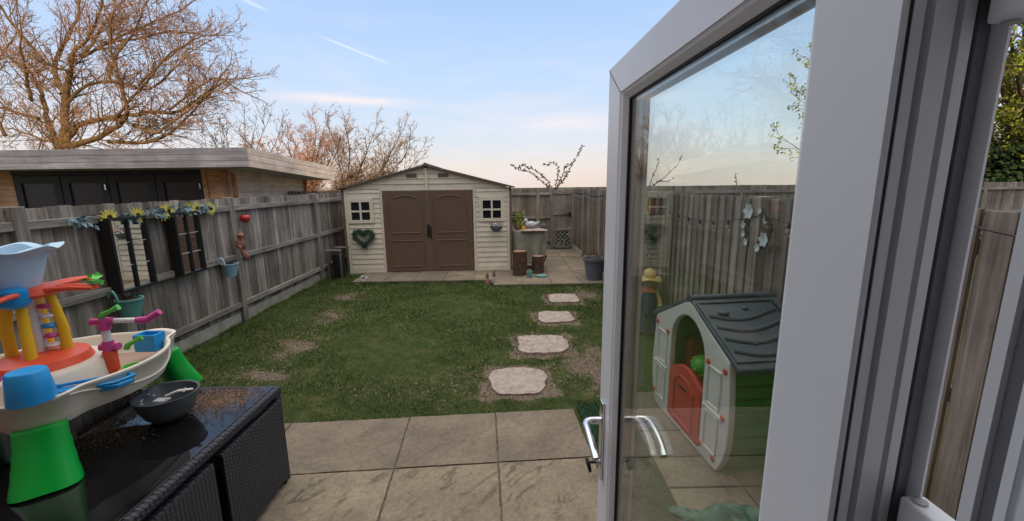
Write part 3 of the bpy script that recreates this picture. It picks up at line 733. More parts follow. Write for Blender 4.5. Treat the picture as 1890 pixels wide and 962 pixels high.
# roof: two slopes with a brown edge
b = MB()
for sgn in (-1, 1):
    xa = SW / 2; xb = SW / 2 + sgn * (SW / 2 + .07); za = AP; zb = EV - .01
    b.add([(xa, -.09, za), (xb, -.09, zb), (xb, SD + .08, zb), (xa, SD + .08, za), (xa, -.09, za + .035), (xb, -.09, zb + .03), (xb, SD + .08, zb + .03), (xa, SD + .08, za + .035)],
          [(0, 1, 2, 3), (4, 5, 6, 7), (0, 1, 5, 4), (1, 2, 6, 5), (2, 3, 7, 6)])
rf = b.build('roof', M_brown2, sh)
b = MB(); b.tube([(SW / 2, -.11, AP + .03), (SW / 2, SD + .1, AP + .03)], .035, 8); b.build('ridge_cap', M_brown2, rf)
# doors
for k, (xa, xb) in enumerate(((.86, 1.802), (1.812, 2.755))):
    b = MB(); b.box(xa, xb, -.035, -.004, .01, EV - .045)
    dr = b.build('door', M_brown, sh, bevel=.005)
    b = MB(); cx = (xa + xb) / 2; ww = .33
    def rib(pts, r=.010): b.tube([(p[0], -.037, p[1]) for p in pts], r, 6, sy=.8)
    arc = [(cx - .25 + .5 * i / 12, 1.60 + .055 * math.sin(math.pi * i / 12)) for i in range(13)]
    rib(arc, .014)
    rib([(cx - ww + .02, .86), (cx + ww - .02, .86)], .013); rib([(cx - ww + .02, .69), (cx + ww - .02, .69)], .013); rib([(cx - ww + .02, .13), (cx + ww - .02, .13)], .013)
    for sx in (-1, 1):
        rib([(cx + sx * (ww + .03), .90), (cx + sx * (ww + .03), 1.56)], .006); rib([(cx + sx * (ww + .03), .17), (cx + sx * (ww + .03), .64)], .006)
    b.build('embossed_panel', M_brown, dr, smooth=50)
b = MB(); b.tube([(1.80, -.04, .96), (1.80, -.075, .95), (1.80, -.075, .83), (1.80, -.04, .82)], .014, 8); b.box(1.775, 1.825, -.048, -.036, .76, 1.03); b.build('door_handle', M_black, sh, smooth=40)
b = MB(); b.box(1.84, 1.865, -.045, -.036, .74, .99); b.build('door_handle', M_black, sh)
b = MB(); b.box(1.79, 1.825, -.040, -.0352, .01, EV - .05); b.build('door_trim', M_brown2, sh)

# heart wreath on the shed
hw_o = MB(); H0 = Vector((-3.085, 8.80, .83))
def heart(t): return 16 * math.sin(t) ** 3 / 17, (13 * math.cos(t) - 5 * math.cos(2 * t) - 2 * math.cos(3 * t) - math.cos(4 * t)) / 17
hp = [Vector((heart(t)[0] * .215, 0, heart(t)[1] * .19)) for t in np.linspace(0, 2 * math.pi, 60)]
hw_o.tone = .7; hw_o.tube(hp, .022, 6)
for i in range(4200):
    p = hp[random.randrange(60)] + Vector((U(-.045, .045), U(-.04, .04), U(-.045, .045))); d = Vector((U(-1, 1), U(-1, .4), U(-1, 1))).normalized() * .018; e = d.orthogonal().normalized() * .006
    hw_o.tone = U(.5, 1.9); hw_o.add([p - e, p + d * .5 + e, p + d, p + d * .4 - e], [(0, 1, 2, 3)])
o = hw_o.build('heart_wreath', M_greenleaf, fixn=False); o.location = H0; tag(o, 'green leafy heart shaped wreath hung on the left of the shed front', 'wreath')
# hanging basket
hb = thing('hanging_basket', 'small dark basket of pink flowers under the right shed window', 'flower basket', (-.235, 8.78, .93))
b = MB(); b.lathe([(0, -.02), (.07, -.01), (.12, .05), (.135, .10), (.125, .10), (.0, .09)], (0, 0, 0), 20, mod=lambda i, a, r, z: (r, z)); b.v = [(p[0], p[1] * .55, p[2]) for p in b.v]; b.build('basket', M_pot, hb, smooth=40)
b = MB()
for i in range(160):
    b.mi = random.choice((0, 0, 1, 2)); p = Vector((U(-.14, .14), U(-.08, .06), .10 + U(0, .07))); d = Vector((U(-1, 1), U(-1, 1), U(-.3, 1))).normalized() * .024; e = d.orthogonal().normalized() * .011
    b.tone = U(.7, 1.4); b.add([p - e, p + d * .5 + e * 1.3, p + d, p + d * .4 - e * 1.3], [(0, 1, 2, 3)])
b.build('flowers', [M_greenleaf, M_pink, M_pale], hb, fixn=False)

# ------------------------------------------------------------------ things beside the shed
bq = thing('covered_barbecue', 'grey beige cloth covered barbecue beside the shed', 'barbecue', (.50, 9.15, .045))
b = MB(); N = 56; rows = 14
def sq(a, rx, ry, p=5):
    c_, s = math.cos(a), math.sin(a); r = (abs(c_) ** p + abs(s) ** p) ** (-1 / p); return c_ * r * rx, s * r * ry
vs = []
for j in range(rows + 1):
    t = j / rows; z = .86 - t * .72
    for i in range(N):
        a = 2 * math.pi * i / N; fold = (.006 + .050 * t) * math.sin(a * 9 + 1.3 * math.sin(a * 2) + t * 1.5) + .012 * math.sin(a * 21) * t
        x, y = sq(a, .385 - .09 * t ** 1.5 + fold, .27 - .05 * t + fold)
        vs.append((x + .05 * t * math.sin(3 * a), y, z + .02 * math.sin(a * 5) * t))
vs.append((0, 0, .885))
b.add(vs, [(j * N + i, j * N + (i + 1) % N, (j + 1) * N + (i + 1) % N, (j + 1) * N + i) for j in range(rows) for i in range(N)] + [((i + 1) % N, i, (rows + 1) * N) for i in range(N)])
b.build('cover', M_cover, bq, smooth=60)
for sx in (-.27, .25):
    for sy in (-.17, .17):
        b = MB(); b.tube([(sx, sy, 0), (sx * .95, sy * .95, .3)], .016, 8); b.build('leg', M_black, bq)
b = MB(); b.tube([(.20 , -.05, .02), (.30, -.1, .12), (.36, -.16, .30)], .02, 8); b.build('handle', M_black, bq)
def leaves(b, c, r, n, s, mis=(0,), flat=1):
    for i in range(n):
        p = Vector(c) + Vector((U(-1, 1) * r[0], U(-1, 1) * r[1], U(-1, 1) * r[2])); d = Vector((U(-1, 1), U(-1, 1), U(-1, 1) * flat)).normalized() * s * U(.7, 1.3); e = d.orthogonal().normalized() * s * .35
        b.mi = random.choice(mis); b.tone = U(.6, 1.5); b.add([p, p + d * .5 + e, p + d, p + d * .5 - e], [(0, 1, 2, 3)])
pt = thing('potted_plant', 'yellowish leafy potted plant standing on the covered barbecue', 'potted plant', (.24, 9.12, .925))
b = MB(); b.lathe([(0, 0), (.07, 0), (.09, .12), (.08, .12), (0, .10)], (0, 0, 0), 18); b.build('pot', M_terra, pt, smooth=40)
b = MB(); leaves(b, (0, 0, .24), (.14, .1, .14), 260, .05, (0, 1)); leaves(b, (-.02, 0, .14), (.10, .1, .05), 60, .05, (0, 1)); b.build('foliage', [M_lime_leaf, M_hedge], pt, fixn=False)
bd = thing('bird_ornament', 'pale grey bird ornament on top of the covered barbecue', 'ornament', (.52, 9.02, .93))
b = MB(); b.ball((0, 0, .10), .10, 12, 1.25, .8, .8); b.ball((-.11, 0, .19), .048, 10); b.tube([(-.08, 0, .12), (-.11, 0, .19)], [.05, .035], 10); b.tube([(.1, 0, .11), (.2, 0, .16)], [.05, .008], 8); b.build('body', M_paleblue, bd, smooth=60)
bd.children[0].data.materials[0] = plain('pale stone', (.42, .44, .47), .8, .15, 20)
b = MB(); b.tube([(-.15, 0, .19), (-.19, 0, .18)], [.014, .003], 8); b.build('beak', M_terra, bd)
b = MB(); b.lathe([(0, 0), (.07, 0), (.06, .03), (0, .03)], (0, 0, 0), 14); b.build('base', M_terra, bd)
cu = MB(); vs = []
for j in range(9):
    for i in range(15):
        x = (i / 14 - .5) * 2; y = (j / 8 - .5) * 2; e = max(0, (1 - x ** 4) * (1 - y ** 4)) ** .5; vs.append((x * .27, y * .17, .012 + .035 * e + .004 * math.sin(i * 2.2 + j)))
cu.add(vs, [(j * 15 + i, j * 15 + i + 1, (j + 1) * 15 + i + 1, (j + 1) * 15 + i) for j in range(8) for i in range(14)])
vs2 = [(p[0], p[1], .002) for p in vs]; cu.add(vs2, [(j * 15 + i + 1, j * 15 + i, (j + 1) * 15 + i, (j + 1) * 15 + i + 1) for j in range(8) for i in range(14)])
o = cu.build('cushion', plain('pinkish cushion', (.32, .25, .22), .9, .25, 12, .2), smooth=60, fixn=False); o.location = (.58, 8.98, .905); tag(o, 'thin pinkish cushion lying on the covered barbecue', 'cushion')
cp = MB(); cp.lathe([(0, 0), (.03, 0), (.04, .08), (.034, .08), (.028, .01), (0, .01)], (0, 0, 0), 16); o = cp.build('yellow_cup', M_yellow, smooth=40); o.location = (.36, 8.94, .93); tag(o, 'small yellow cup on the covered barbecue by the plant', 'cup')
ft = thing('metal_bucket', 'small dark bucket at the right end of the barbecue cover', 'bucket', (.80, 9.03, .905))
b = MB(); b.lathe([(0, 0), (.045, 0), (.06, .09), (.054, .09), (.04, .01), (0, .01)], (0, 0, 0), 16); b.build('pail', M_pot, ft, smooth=40)
b = MB(); b.tube([(.058 * math.cos(a), 0, .09 + .05 * math.sin(a)) for a in np.linspace(0, math.pi, 12)], .003, 6); b.build('handle', M_steel, ft)
# log stumps
def stump(x, y, r, h, label):
    t = thing('log_stump', label, 'log', (x, y, .045), U(0, 3), 'log stumps on the paving')
    ph = [U(0, 6) for _ in range(5)]
    md = lambda i, a, rr, z: (rr * (1 + .06 * math.sin(a * 3 + ph[0]) + .03 * math.sin(a * 7 + ph[1]) + .03 * math.sin(a * 17 + ph[2]) + .012 * math.sin(z * 40 + a * 5)), z)
    b = MB(); b.lathe([(0, 0), (r * 1.08, 0), (r * 1.02, h * .3), (r, h * .7), (r * .98, h), (r * .9, h + .001)], (0, 0, 0), 48, md); b.build('bark', M_stump, t, smooth=50)
    b = MB(); b.lathe([(0, h + .006), (r * .5, h + .006), (r * .91, h + .002), (r * .93, h - .02)], (0, 0, 0), 48, md); b.build('cut_face', M_stumptop, t, smooth=50)
stump(.25, 8.42, .145, .50, 'taller reddish brown log stump beside the shed corner')
stump(.64, 8.60, .125, .36, 'shorter log stump in front of the cloth covered barbecue')
o = MB().lathe([(0, 0), (.05, 0), (.065, .12), (.057, .12), (.045, .02), (0, .02)], (0, 0, 0), 18).build('plant_pot', M_teal, smooth=40); o.location = (.44, 8.16, .047); tag(o, 'small green plastic pot at the foot of the log stumps', 'pot')
o = MB().lathe([(0, 0), (.11, 0), (.12, .022), (.108, .022), (.1, .006), (0, .006)], (0, 0, 0), 22).build('saucer', M_teal, smooth=40); o.location = (.68, 8.22, .047); tag(o, 'flat green saucer on the paving right of the small green pot', 'saucer')
# two tiny figures by the paving corner
for i, (x, y, mt, lb) in enumerate(((-.40, 7.80, M_terra, 'small reddish weathered figure at the corner of the shed paving'), (-.27, 7.74, M_gravel, 'small pale weathered figure at the corner of the shed paving'))):
    t = thing('garden_figure', lb, 'ornament', (x, y, .0 if y < 7.98 and x < -.29 else .045), U(-.4, .4))
    b = MB(); b.lathe([(0, 0), (.055, 0), (.05, .05), (.035, .10), (.02, .125), (0, .13)], (0, 0, 0), 14, lambda i, a, r, z: (r * (1 + .12 * math.sin(a * 3 + z * 30)), z)); b.build('body', mt, t, smooth=60)
    b = MB(); b.ball((0, -.005, .15), .032, 8, jit=.05); b.build('head', M_gravel if i == 0 else M_terra, t, smooth=60)
    b = MB(); b.lathe([(.045, .165), (.03, .175), (.012, .215), (0, .22)], (0, 0, 0), 12); b.build('hat', M_black if i else M_stump, t, smooth=60)
t = thing('white_cup', 'small white cup lying on the paving strip left of the doors', 'cup', (-2.93, 8.12, .05), .5)
b = MB(); b.lathe([(0, 0), (.04, 0), (.05, .09), (.043, .09), (.034, .01), (0, .01)], (0, 0, 0), 18); b.v = [(p[0], -p[2], p[1] + .05) for p in b.v]; b.build('cup', M_pale, t, smooth=40)
b = MB(); b.tube([(.045, -.02, .05), (.08, -.03, .05), (.08, -.06, .05), (.048, -.07, .05)], .006, 6); b.build('handle', M_pale, t)
# big grey planter
t = thing('planter', 'large round grey planter on the path by the right fence', 'planter', (1.70, 7.90, .045))
b = MB(); b.lathe([(0, 0), (.15, 0), (.20, .38), (.225, .38), (.228, .43), (.205, .43), (.195, .36), (.0, .36)], (0, 0, 0), 32); b.build('pot', M_pot, t, smooth=35)
b = MB(); b.lathe([(.196, .38), (.1, .395), (0, .40)], (0, 0, 0), 24, lambda i, a, r, z: (r, z + U(-.008, .008))); b.build('soil', M_soil, t)
b = MB(); leaves(b, (0, -.02, .46), (.12, .1, .05), 60, .045, (0, 1)); b.tube([(.02, 0, .38), (.0, -.02, .55), (.03, -.04, .68)], [.006, .004, .002], 5); b.build('plant', [M_terra, M_greenleaf], t, fixn=False)
# timber framed black bin left of shed
t = thing('mesh_crate', 'black mesh crate with pale timber frame between fence and shed', 'crate', (-3.72, 8.42, 0))
b = MB(); b.tone = .5
for x in (0, .20, .0, .2): pass
for x, y in ((.0, 0), (.26, 0), (.0, .4), (.26, .4)):
    b = MB(); b.tone = .6; b.box(x - .015, x + .015, y - .015, y + .015, 0, .62); b.build('corner_post', M_fence, t)
b = MB(); b.tone = 1.3; b.box(-.03, .30, -.03, -.016, .60, .64); b.box(-.03, .30, .416, .43, .60, .64); b.build('top_rail', M_rail_x, t)
b = MB()
for k in range(9): b.tube([(.02 + k * .028, 0, .03), (.02 + k * .028, 0, .6)], .0035, 4)
for k in range(18): b.tube([(.015, .002, .04 + k * .032), (.25, .002, .04 + k * .032)], .0035, 4)
b.build('mesh', M_netting, t)
b = MB(); b.lathe([(0, .02), (.11, .02), (.12, .5), (0, .54)], (.13, .2, 0), 16, lambda i, a, r, z: (r * (1 + .08 * math.sin(a * 5 + z * 9)), z)); b.build('sack', M_netting, t, smooth=50)

# ------------------------------------------------------------------ on the left fence
FX = -3.79
def mirror(y0, y1, label):
    z0, z1 = .915, 1.64; t = thing('window_mirror', label, 'mirror', (-3.815, y0, z0), R(93.3), 'window style mirrors hung on the left fence')
    W = y1 - y0; Hh = z1 - z0   # local x along the fence, local -y towards the garden
    b = MB(); holes = []
    b.plate([(0, 0), (W, 0), (W, Hh), (0, Hh)], [[(.025, .025), (W - .025, .025), (W - .025, Hh - .025), (.025, Hh - .025)]], -.115, lambda a, c_, d: (a, d, c_))
    fr_ = b.build('frame', M_black, t)
    b = MB(); b.box(.02, W - .02, -.085, -.079, .02, Hh - .02); b.build('mirror_glass', M_mirror, t)
    b = MB(); b.box(W / 2 - .010, W / 2 + .010, -.105, -.086, .025, Hh - .025); b.build('glazing_bar', M_black, fr_)
    for k in (1, 2):
        b = MB(); z = .025 + (Hh - .05) * k / 3; b.box(.025, W - .025, -.091, -.0855, z - .004, z + .004); b.build('glazing_bar', plain('pale glazing bar', (.4, .4, .4), .5), fr_)
mirror(3.86, 4.30, 'left of two black framed window mirrors, reflecting the beige siding')
mirror(4.62, 5.03, 'right of two black framed window mirrors, reflecting the brown door')
sg = thing('sunflower_garland', 'garland of yellow sunflowers and blue green leaves along the fence rail', 'garland', (FX + .02, 3.6, 1.60), 0)
ys = [(3.93, 1.645), (4.23, 1.64), (4.55, 1.655), (4.62, 1.66), (4.92, 1.66), (5.05, 1.665), (5.28, 1.655)]
b = MB(); b.tube([(FX + .02, 3.62 + i * .06, 1.64 + .008 * math.sin(i)) for i in range(29)], .006, 5); b.build('stem', M_greenleaf, sg, world=True)
for (y, z) in ((3.66, 1.63), (4.1, 1.63), (4.42, 1.64), (4.75, 1.66), (4.83, 1.66), (5.12, 1.665)):
    b = MB()
    for i in range(26):
        p = Vector((FX + .03 + U(0, .03), y + U(-.11, .11), z + U(-.04, .05))); d = Vector((U(.1, .7), U(-1, 1), U(-1, .8))).normalized() * .065; e = d.cross(Vector((1, 0, 0))).normalized() * .02
        b.tone = U(.7, 1.5); b.add([p, p + d * .4 + e, p + d, p + d * .4 - e], [(0, 1, 2, 3)])
    b.build('leaves', M_leafb, sg, world=True, fixn=False)
for (y, z) in ys:
    b = MB()
    for ring, (rr, off) in enumerate(((.095, .03), (.072, .042))):
        for k in range(13):
            a = 2 * math.pi * (k + .5 * ring) / 13; d = Vector((.12, math.cos(a), math.sin(a))); s = Vector((0, -math.sin(a), math.cos(a))) * .012
            c0 = Vector((FX + off, y, z)); b.tone = U(.8, 1.15)
            b.add([c0 + d * .015, c0 + d * rr * .6 + s, c0 + d * rr * U(.9, 1.15), c0 + d * rr * .6 - s], [(0, 1, 2, 3)])
    fl = b.build('flower', M_petal, sg, world=True, fixn=False)
    b = MB(); b.ball((FX + .047, y, z), .026, 7, .5, 1, 1); b.build('flower_centre', M_centre, fl, world=True, smooth=60)
# red ornament
t = thing('glass_apple', 'shiny red apple ornament fixed near the first fence post', 'ornament', (-3.75, 5.94, 1.47)); t.scale = (1.12, 1.12, 1.12)
b = MB(); b.lathe([(0, -.045), (.025, -.05), (.052, -.025), (.06, .01), (.05, .042), (.02, .05), (0, .038)], (0, 0, 0), 20); b.build('apple', M_redgl, t, smooth=60)
b = MB(); b.tube([(0, 0, .04), (.004, 0, .075)], .004, 6); leaves(b, (.0, 0, .07), (.01, .02, .01), 4, .04); b.build('stalk', M_bark2, t, fixn=False)
# squirrel figure on post
t = thing('squirrel_figure', 'terracotta squirrel figure climbing the fence post above the blue pot', 'ornament', (-3.70, 5.67, 1.10)); t.scale = (1.25, 1.25, 1.15)
b = MB(); b.tube([(0, 0, -.02), (.005, 0, .0), (.01, .005, .05), (.018, 0, .09), (.022, -.006, .12)], [.02, .042, .050, .034, .022], 14); b.ball((.026, -.014, .145), .034, 9, 1.15, 1, .9); b.ball((.055, -.03, .14), .014, 6); b.ball((.02, .006, .178), .010, 5); b.ball((.024, -.03, .178), .010, 5)
for s_ in (-1, 1):
    b.tube([(.012, s_ * .03, .02), (.035, s_ * .042, .0), (.02, s_ * .036, -.04)], [.020, .016, .010], 8); b.tube([(.03, s_ * .02, .09), (.05, s_ * .028, .11), (.045, s_ * .012, .13)], [.013, .010, .008], 8)
b.build('body', M_terra, t, smooth=60)
b = MB(); b.tube([(.0, .01, -.03), (.02, .02, -.075), (.035, .03, -.12), (.03, .035, -.155), (.015, .03, -.17)], [.014, .030, .034, .026, .010], 12); b.build('tail', M_terra, t, smooth=60)
def hook_pot(x, y, z, s, mb_, ms, label):
    t = thing('hanging_pot', label, 'hanging pot', (x, y, z), 0)
    b = MB(); b.lathe([(0, 0), (.055 * s, 0), (.088 * s, .15 * s), (.095 * s, .15 * s), (.095 * s, .165 * s), (.082 * s, .165 * s), (.055 * s, .02), (0, .02)], (0, 0, 0), 24); b.build('pot', mb_, t, smooth=40)
    b = MB(); b.lathe([(.08 * s, .145 * s), (.04 * s, .16 * s), (0, .165 * s)], (0, 0, 0), 16, lambda i, a, r, z: (r, z + U(-.006, .006))); leaves(b, (0, 0, .165 * s), (.05 * s, .05 * s, .015), 30, .03 * s); b.build('soil', M_soil, t, fixn=False)
    b = MB(); b.tube([(0, -.09 * s, .15 * s), (-.01, -.10 * s, .22 * s), (-.03, -.10 * s, .25 * s), (-.06, -.10 * s, .25 * s), (-.075, -.10 * s, .20 * s)], .009 * s, 8); b.build('hook', ms, t, smooth=50)
hook_pot(-3.70, 5.42, .745, 1.05, M_bluebk, M_paleblue, 'pale blue hanging pot with soil on the fence rail near the post')
hook_pot(-3.70, 3.92, .66, 1.2, M_teal, M_teal, 'teal green hanging pot low on the fence behind the water toy')
# ------------------------------------------------------------------ on the right fence
t = thing('string_lights', 'black string of festoon bulbs draped along the right fence top', 'string lights', (1.86, 1.6, 1.7), 0)
knots = [(11.6, 1.72), (9.9, 1.70), (8.1, 1.69), (6.9, 1.70), (5.35, 1.70), (3.0, 1.66), (1.70, 1.73), (.9, 1.70)]
sag = [.06, .06, .05, .05, .14, .07, .04]
sp = []
for (a, c_, s) in zip(knots[:-1], knots[1:], sag):
    n = max(4, int((a[0] - c_[0]) / .05))
    for i in range(n): q = i / n; sp.append((1.875, a[0] + (c_[0] - a[0]) * q, a[1] + (c_[1] - a[1]) * q - 4 * s * q * (1 - q)))
b = MB(); b.tube(sp, .004, 5); b.build('cable', M_black, t, world=True)
acc = 0
for i in range(1, len(sp)):
    acc += (Vector(sp[i]) - Vector(sp[i - 1])).length
    if acc > .235:
        acc = 0; p = sp[i]
        b = MB(); b.tube([(p[0], p[1], p[2] + .004), (p[0], p[1], p[2] - .035)], [.011, .014], 10); so = b.build('socket', M_black, t, world=True, smooth=40)
        b = MB(); b.lathe([(.010, -.033), (.018, -.048), (.024, -.066), (.020, -.086), (0, -.094)], p, 12); b.build('bulb', M_bulb, so, world=True, smooth=60)
# metallic wreath
t = thing('shell_wreath', 'wire wreath with silvery petals and white bells on the right fence', 'wreath', (1.90, 3.09, 1.55))
b = MB(); RW = .15
for k in range(60):
    a0 = U(0, 6.28); r0 = RW * U(.88, 1.12); b.tone = U(.7, 1.3)
    b.tube([(U(-.01, .02), r0 * math.cos(a0 + q * .25) + U(-.006, .006), r0 * math.sin(a0 + q * .25) + U(-.006, .006)) for q in range(7)], .003, 5)
b.build('twig_ring', M_bark2, t)
pet = plain('silver petals', (.52, .56, .57), .35, .1, 30)
for a, s in ((1.0, .055), (3.6, .05), (4.3, .03), (0.1, .028), (2.6, .025), (5.4, .026), (1.9, .022), (5.9, .022)):
    b = MB()
    for k in range(6):
        q = 2 * math.pi * k / 6; c0 = Vector((-.02, RW * math.cos(a), RW * math.sin(a))); d = Vector((-.25, math.cos(q), math.sin(q))) * s * 1.25; e = Vector((0, -math.sin(q), math.cos(q))) * s * .6
        b.tone = U(.8, 1.2); b.add([c0, c0 + d * .5 + e, c0 + d, c0 + d * .5 - e], [(0, 1, 2, 3)])
    b.build('petal_cluster', pet, t, fixn=False)
# bird box with greenery and doll figure
t = thing('bird_box', 'yellow framed bird box on the right fence above the straw hat figure', 'bird box', (1.885, 5.30, 1.52))
b = MB(); b.box(-.06, .05, -.07, .07, 0, .18); b.build('box', M_terra, t, bevel=.004)
b = MB(); b.plate([(-.08, -.01), (.08, -.01), (.08, .19), (-.08, .19)], [[(-.055, .015), (.055, .015), (.055, .165), (-.055, .165)]], .012, lambda a, c_, d: (-.075 + d, a, c_)); b.build('front_frame', plain('faded yellow paint', (.50, .40, .12), .7), t)
b = MB(); b.box(-.09, .055, -.09, 0, .195, .21); b.box(-.09, .055, 0, .09, .195, .21); b.build('roof', M_bark2, t)
b = MB(); leaves(b, (1.87, 5.36, .95), (.05, .14, .42), 420, .05, (0, 1)); 
for k in range(4): b.tube([(1.88, 5.26 + k * .06, .02), (1.88, 5.24 + k * .07, .6), (1.89, 5.30 + k * .05, 1.3)], .006, 5)
o = b.build('climbing_plant', [M_hedge, M_greenleaf], origin=(1.88, 5.35, 0), fixn=False); tag(o, 'dark climbing plant against the right fence behind the straw hat figure', 'plant')
t = thing('scarecrow_doll', 'scarecrow doll in straw hat, orange scarf and blue dungarees by the fence', 'ornament', (1.765, 4.97, 0), R(-15)); t.scale = (1.15, 1.15, 1.32)
M_den = plain('blue denim', (.05, .07, .13), .9, .3, 20); M_straw2 = plain('straw hat', (.55, .42, .16), .9, .2, 30); M_scarf = plain('orange cloth', (.50, .16, .06), .9, .2, 30); M_skin = plain('cloth face', (.55, .42, .30), .9, .1, 20)
b = MB(); b.lathe([(0, .22), (.07, .22), (.085, .32), (.075, .42), (.05, .47), (0, .48)], (0, 0, 0), 16); b.build('dungarees', M_den, t, smooth=50)
for s in (-1, 1):
    b = MB(); b.tube([(s * .04, 0, .24), (s * .05, -.02, .12), (s * .055, -.01, .02)], [.042, .036, .034], 10); lg = b.build('leg', M_den, t, smooth=50)
    b = MB(); b.ball((s * .057, -.035, .028), .032, 7, 1, 1.6, .85); b.build('boot', M_stump, lg, smooth=60)
    b = MB(); b.tube([(s * .06, 0, .44), (s * .11, -.02, .36), (s * .12, -.06, .30)], [.028, .024, .02], 8); b.build('arm', M_straw2, t, smooth=50)
b = MB(); b.lathe([(.085, .435), (.07, .46), (.04, .49)], (0, 0, 0), 14, lambda i, a, r, z: (r * (1 + .1 * math.sin(a * 5)), z)); b.build('scarf', M_scarf, t, smooth=60)
b = MB(); b.ball((0, 0, .53), .062, 10); b.build('head', M_skin, t, smooth=60)
b = MB(); b.lathe([(.125, .548), (.12, .556), (.065, .565), (.058, .62), (.03, .645), (0, .65)], (0, 0, 0), 20, lambda i, a, r, z: (r, z + (.012 * math.sin(a * 3) if i < 2 else 0))); b.build('hat', M_straw2, t, smooth=50)

# ------------------------------------------------------------------ playhouse
ph = thing('playhouse', 'plastic playhouse with grey roof, red door and green walls by the fence', 'playhouse', (1.255, 3.36, .03), math.atan2(-1.06, .095))
PW, PDp = 1.064, .60
def side_x(z):  # half width: bulges slightly in the middle, narrows to the foot
    q = z / .80; return .492 + .042 * math.sin(math.pi * min(1, max(0, q)) ** .8) - .05 * (1 - min(1, q * 3)) ** 2
C = PW / 2
outl = [(C - side_x(z), z) for z in np.linspace(.78, 0, 12)] + [(C + side_x(z), z) for z in np.linspace(0, .78, 12)] + [(C + .06, 1.01), (C, 1.03), (C - .06, 1.01)]
arch = [(C - .235, .02), (C + .235, .02), (C + .235, .68)] + [(C + .235 * math.cos(a), .66 + .26 * math.sin(a)) for a in np.linspace(0, math.pi, 15)[1:-1]] + [(C - .235, .68)]
b = MB(); b.plate(outl, [arch], .045, lambda a, c_, d: (a, d, c_)); fp = b.build('front_panel', M_plastic_w, ph, bevel=.008)
b = MB(); b.plate(outl, (), .03, lambda a, c_, d: (a, PDp - .03 + d, c_)); b.build('back_panel', M_pgreen, ph, bevel=.008)
for sx in (-1, 1):
    b = MB()
    for (za, zb, xi) in ((.42, .68, .29), (.10, .36, .29)):
        xo = .43
        b.tube([(C + sx * xi, -.002, za), (C + sx * xo, -.002, za), (C + sx * (xo + .005), -.002, (za + zb) / 2), (C + sx * xo, -.002, zb), (C + sx * xi, -.002, zb), (C + sx * xi, -.002, za)], .008, 6)
    b.tube([(C + sx * .262, -.004, .39), (C + sx * .48, -.004, .39)], .012, 6)
    b.build('panel_moulding', M_plastic_w, fp, smooth=50)
for (x, z) in ((C - .465, .73), (C - .285, .70), (C + .285, .70), (C + .465, .71), (C + .475, .40), (C - .46, .12), (C + .25, .08), (C + .41, .07)):
    b = MB(); b.ball((x, -.004, z), .021, 7, 1, .5, 1); b.build('rivet', M_pred, fp, smooth=60)
b = MB(); b.plate([(C - .215, .03), (C + .225, .03), (C + .225, .44)] + [(C + .225 - .44 * k / 10, .44 + .09 * math.sin(math.pi * k / 10)) for k in range(1, 10)] + [(C - .215, .44)], (), .03, lambda a, c_, d: (a, -.005 + d, c_)); dr = b.build('door', M_pred, ph, bevel=.008)
b = MB(); b.tube([(C - .13, -.008, .08), (C + .14, -.008, .08), (C + .14, -.008, .38), (C + .05, -.008, .44), (C - .05, -.008, .44), (C - .13, -.008, .38), (C - .13, -.008, .08)], .007, 6); b.build('door_moulding', M_pred, dr, smooth=50)
b = MB(); b.box(C - .07, C + .05, -.009, -.004, .345, .36); b.build('letter_slot', M_black, dr)
for sx in (-1, 1):
    b = MB()
    for k in range(9):
        z = .02 + k * .085; ww = side_x(z + .04) - .025; b.tone = U(.85, 1.15)
        xa, xb = sorted((C + sx * ww, C + sx * (ww - .025))); b.box(xa, xb, .045, PDp - .03, z, z + .078)
    b.tone = .8; xa, xb = sorted((C + sx * (.40), C + sx * .415)); b.box(xa, xb, .045, PDp - .03, .02, .78)
    b.build('side_wall', M_pgreen, ph, bevel=.006)
for sx in (-1, 1):
    b = MB(); ax = C; az = 1.055; ex = C + sx * .585; ez = .775
    nx, nz = (ez - az), -(ex - ax); L = math.hypot(nx, nz); nx, nz = nx / L * .03 * -sx, nz / L * .03 * -sx
    vs = []
    for y in (.002, PDp + .06):
        vs += [(ax, y, az), (ex, y, ez), (ex + nx * 0, y, ez - .035), (ax, y, az - .035)]
    b.add(vs, [(0, 1, 2, 3), (4, 7, 6, 5), (0, 4, 5, 1), (1, 5, 6, 2), (2, 6, 7, 3), (3, 7, 4, 0)])
    def rp_(q, y): return (ax + (ex - ax) * q, y, az + (ez - az) * q + .004)
    b2 = MB()
    b2.tube([rp_(.10, .02), rp_(.92, .02), rp_(.92, PDp - .02), rp_(.10, PDp - .02), rp_(.10, .02)], .010, 6)
    for q0 in (.30, .46, .62, .78):
        b2.tube([rp_(q0 + .07 * math.sin(math.pi * 1.3 * i / 14), .05 + (PDp - .1) * i / 14) for i in range(15)], .013, 6)
    for (q0, y0, r) in ((.26, .16, .035), (.2, .34, .022), (.70, .22, .016)): b2.ball(rp_(q0, y0), r, 7, 1, 1.2, .5)
    rf = b.build('roof', M_roofg, ph, bevel=.008); b2.build('roof_moulding', M_roofg, rf, smooth=55)
b = MB(); b.box(.05, PW - .05, .05, PDp - .03, 0, .015); b.build('floor', M_pgreen, ph)
b = MB(); b.tube([(C, -.002, 1.055), (C, PDp + .065, 1.055)], .022, 8); b.build('ridge', M_roofg, ph, smooth=50)
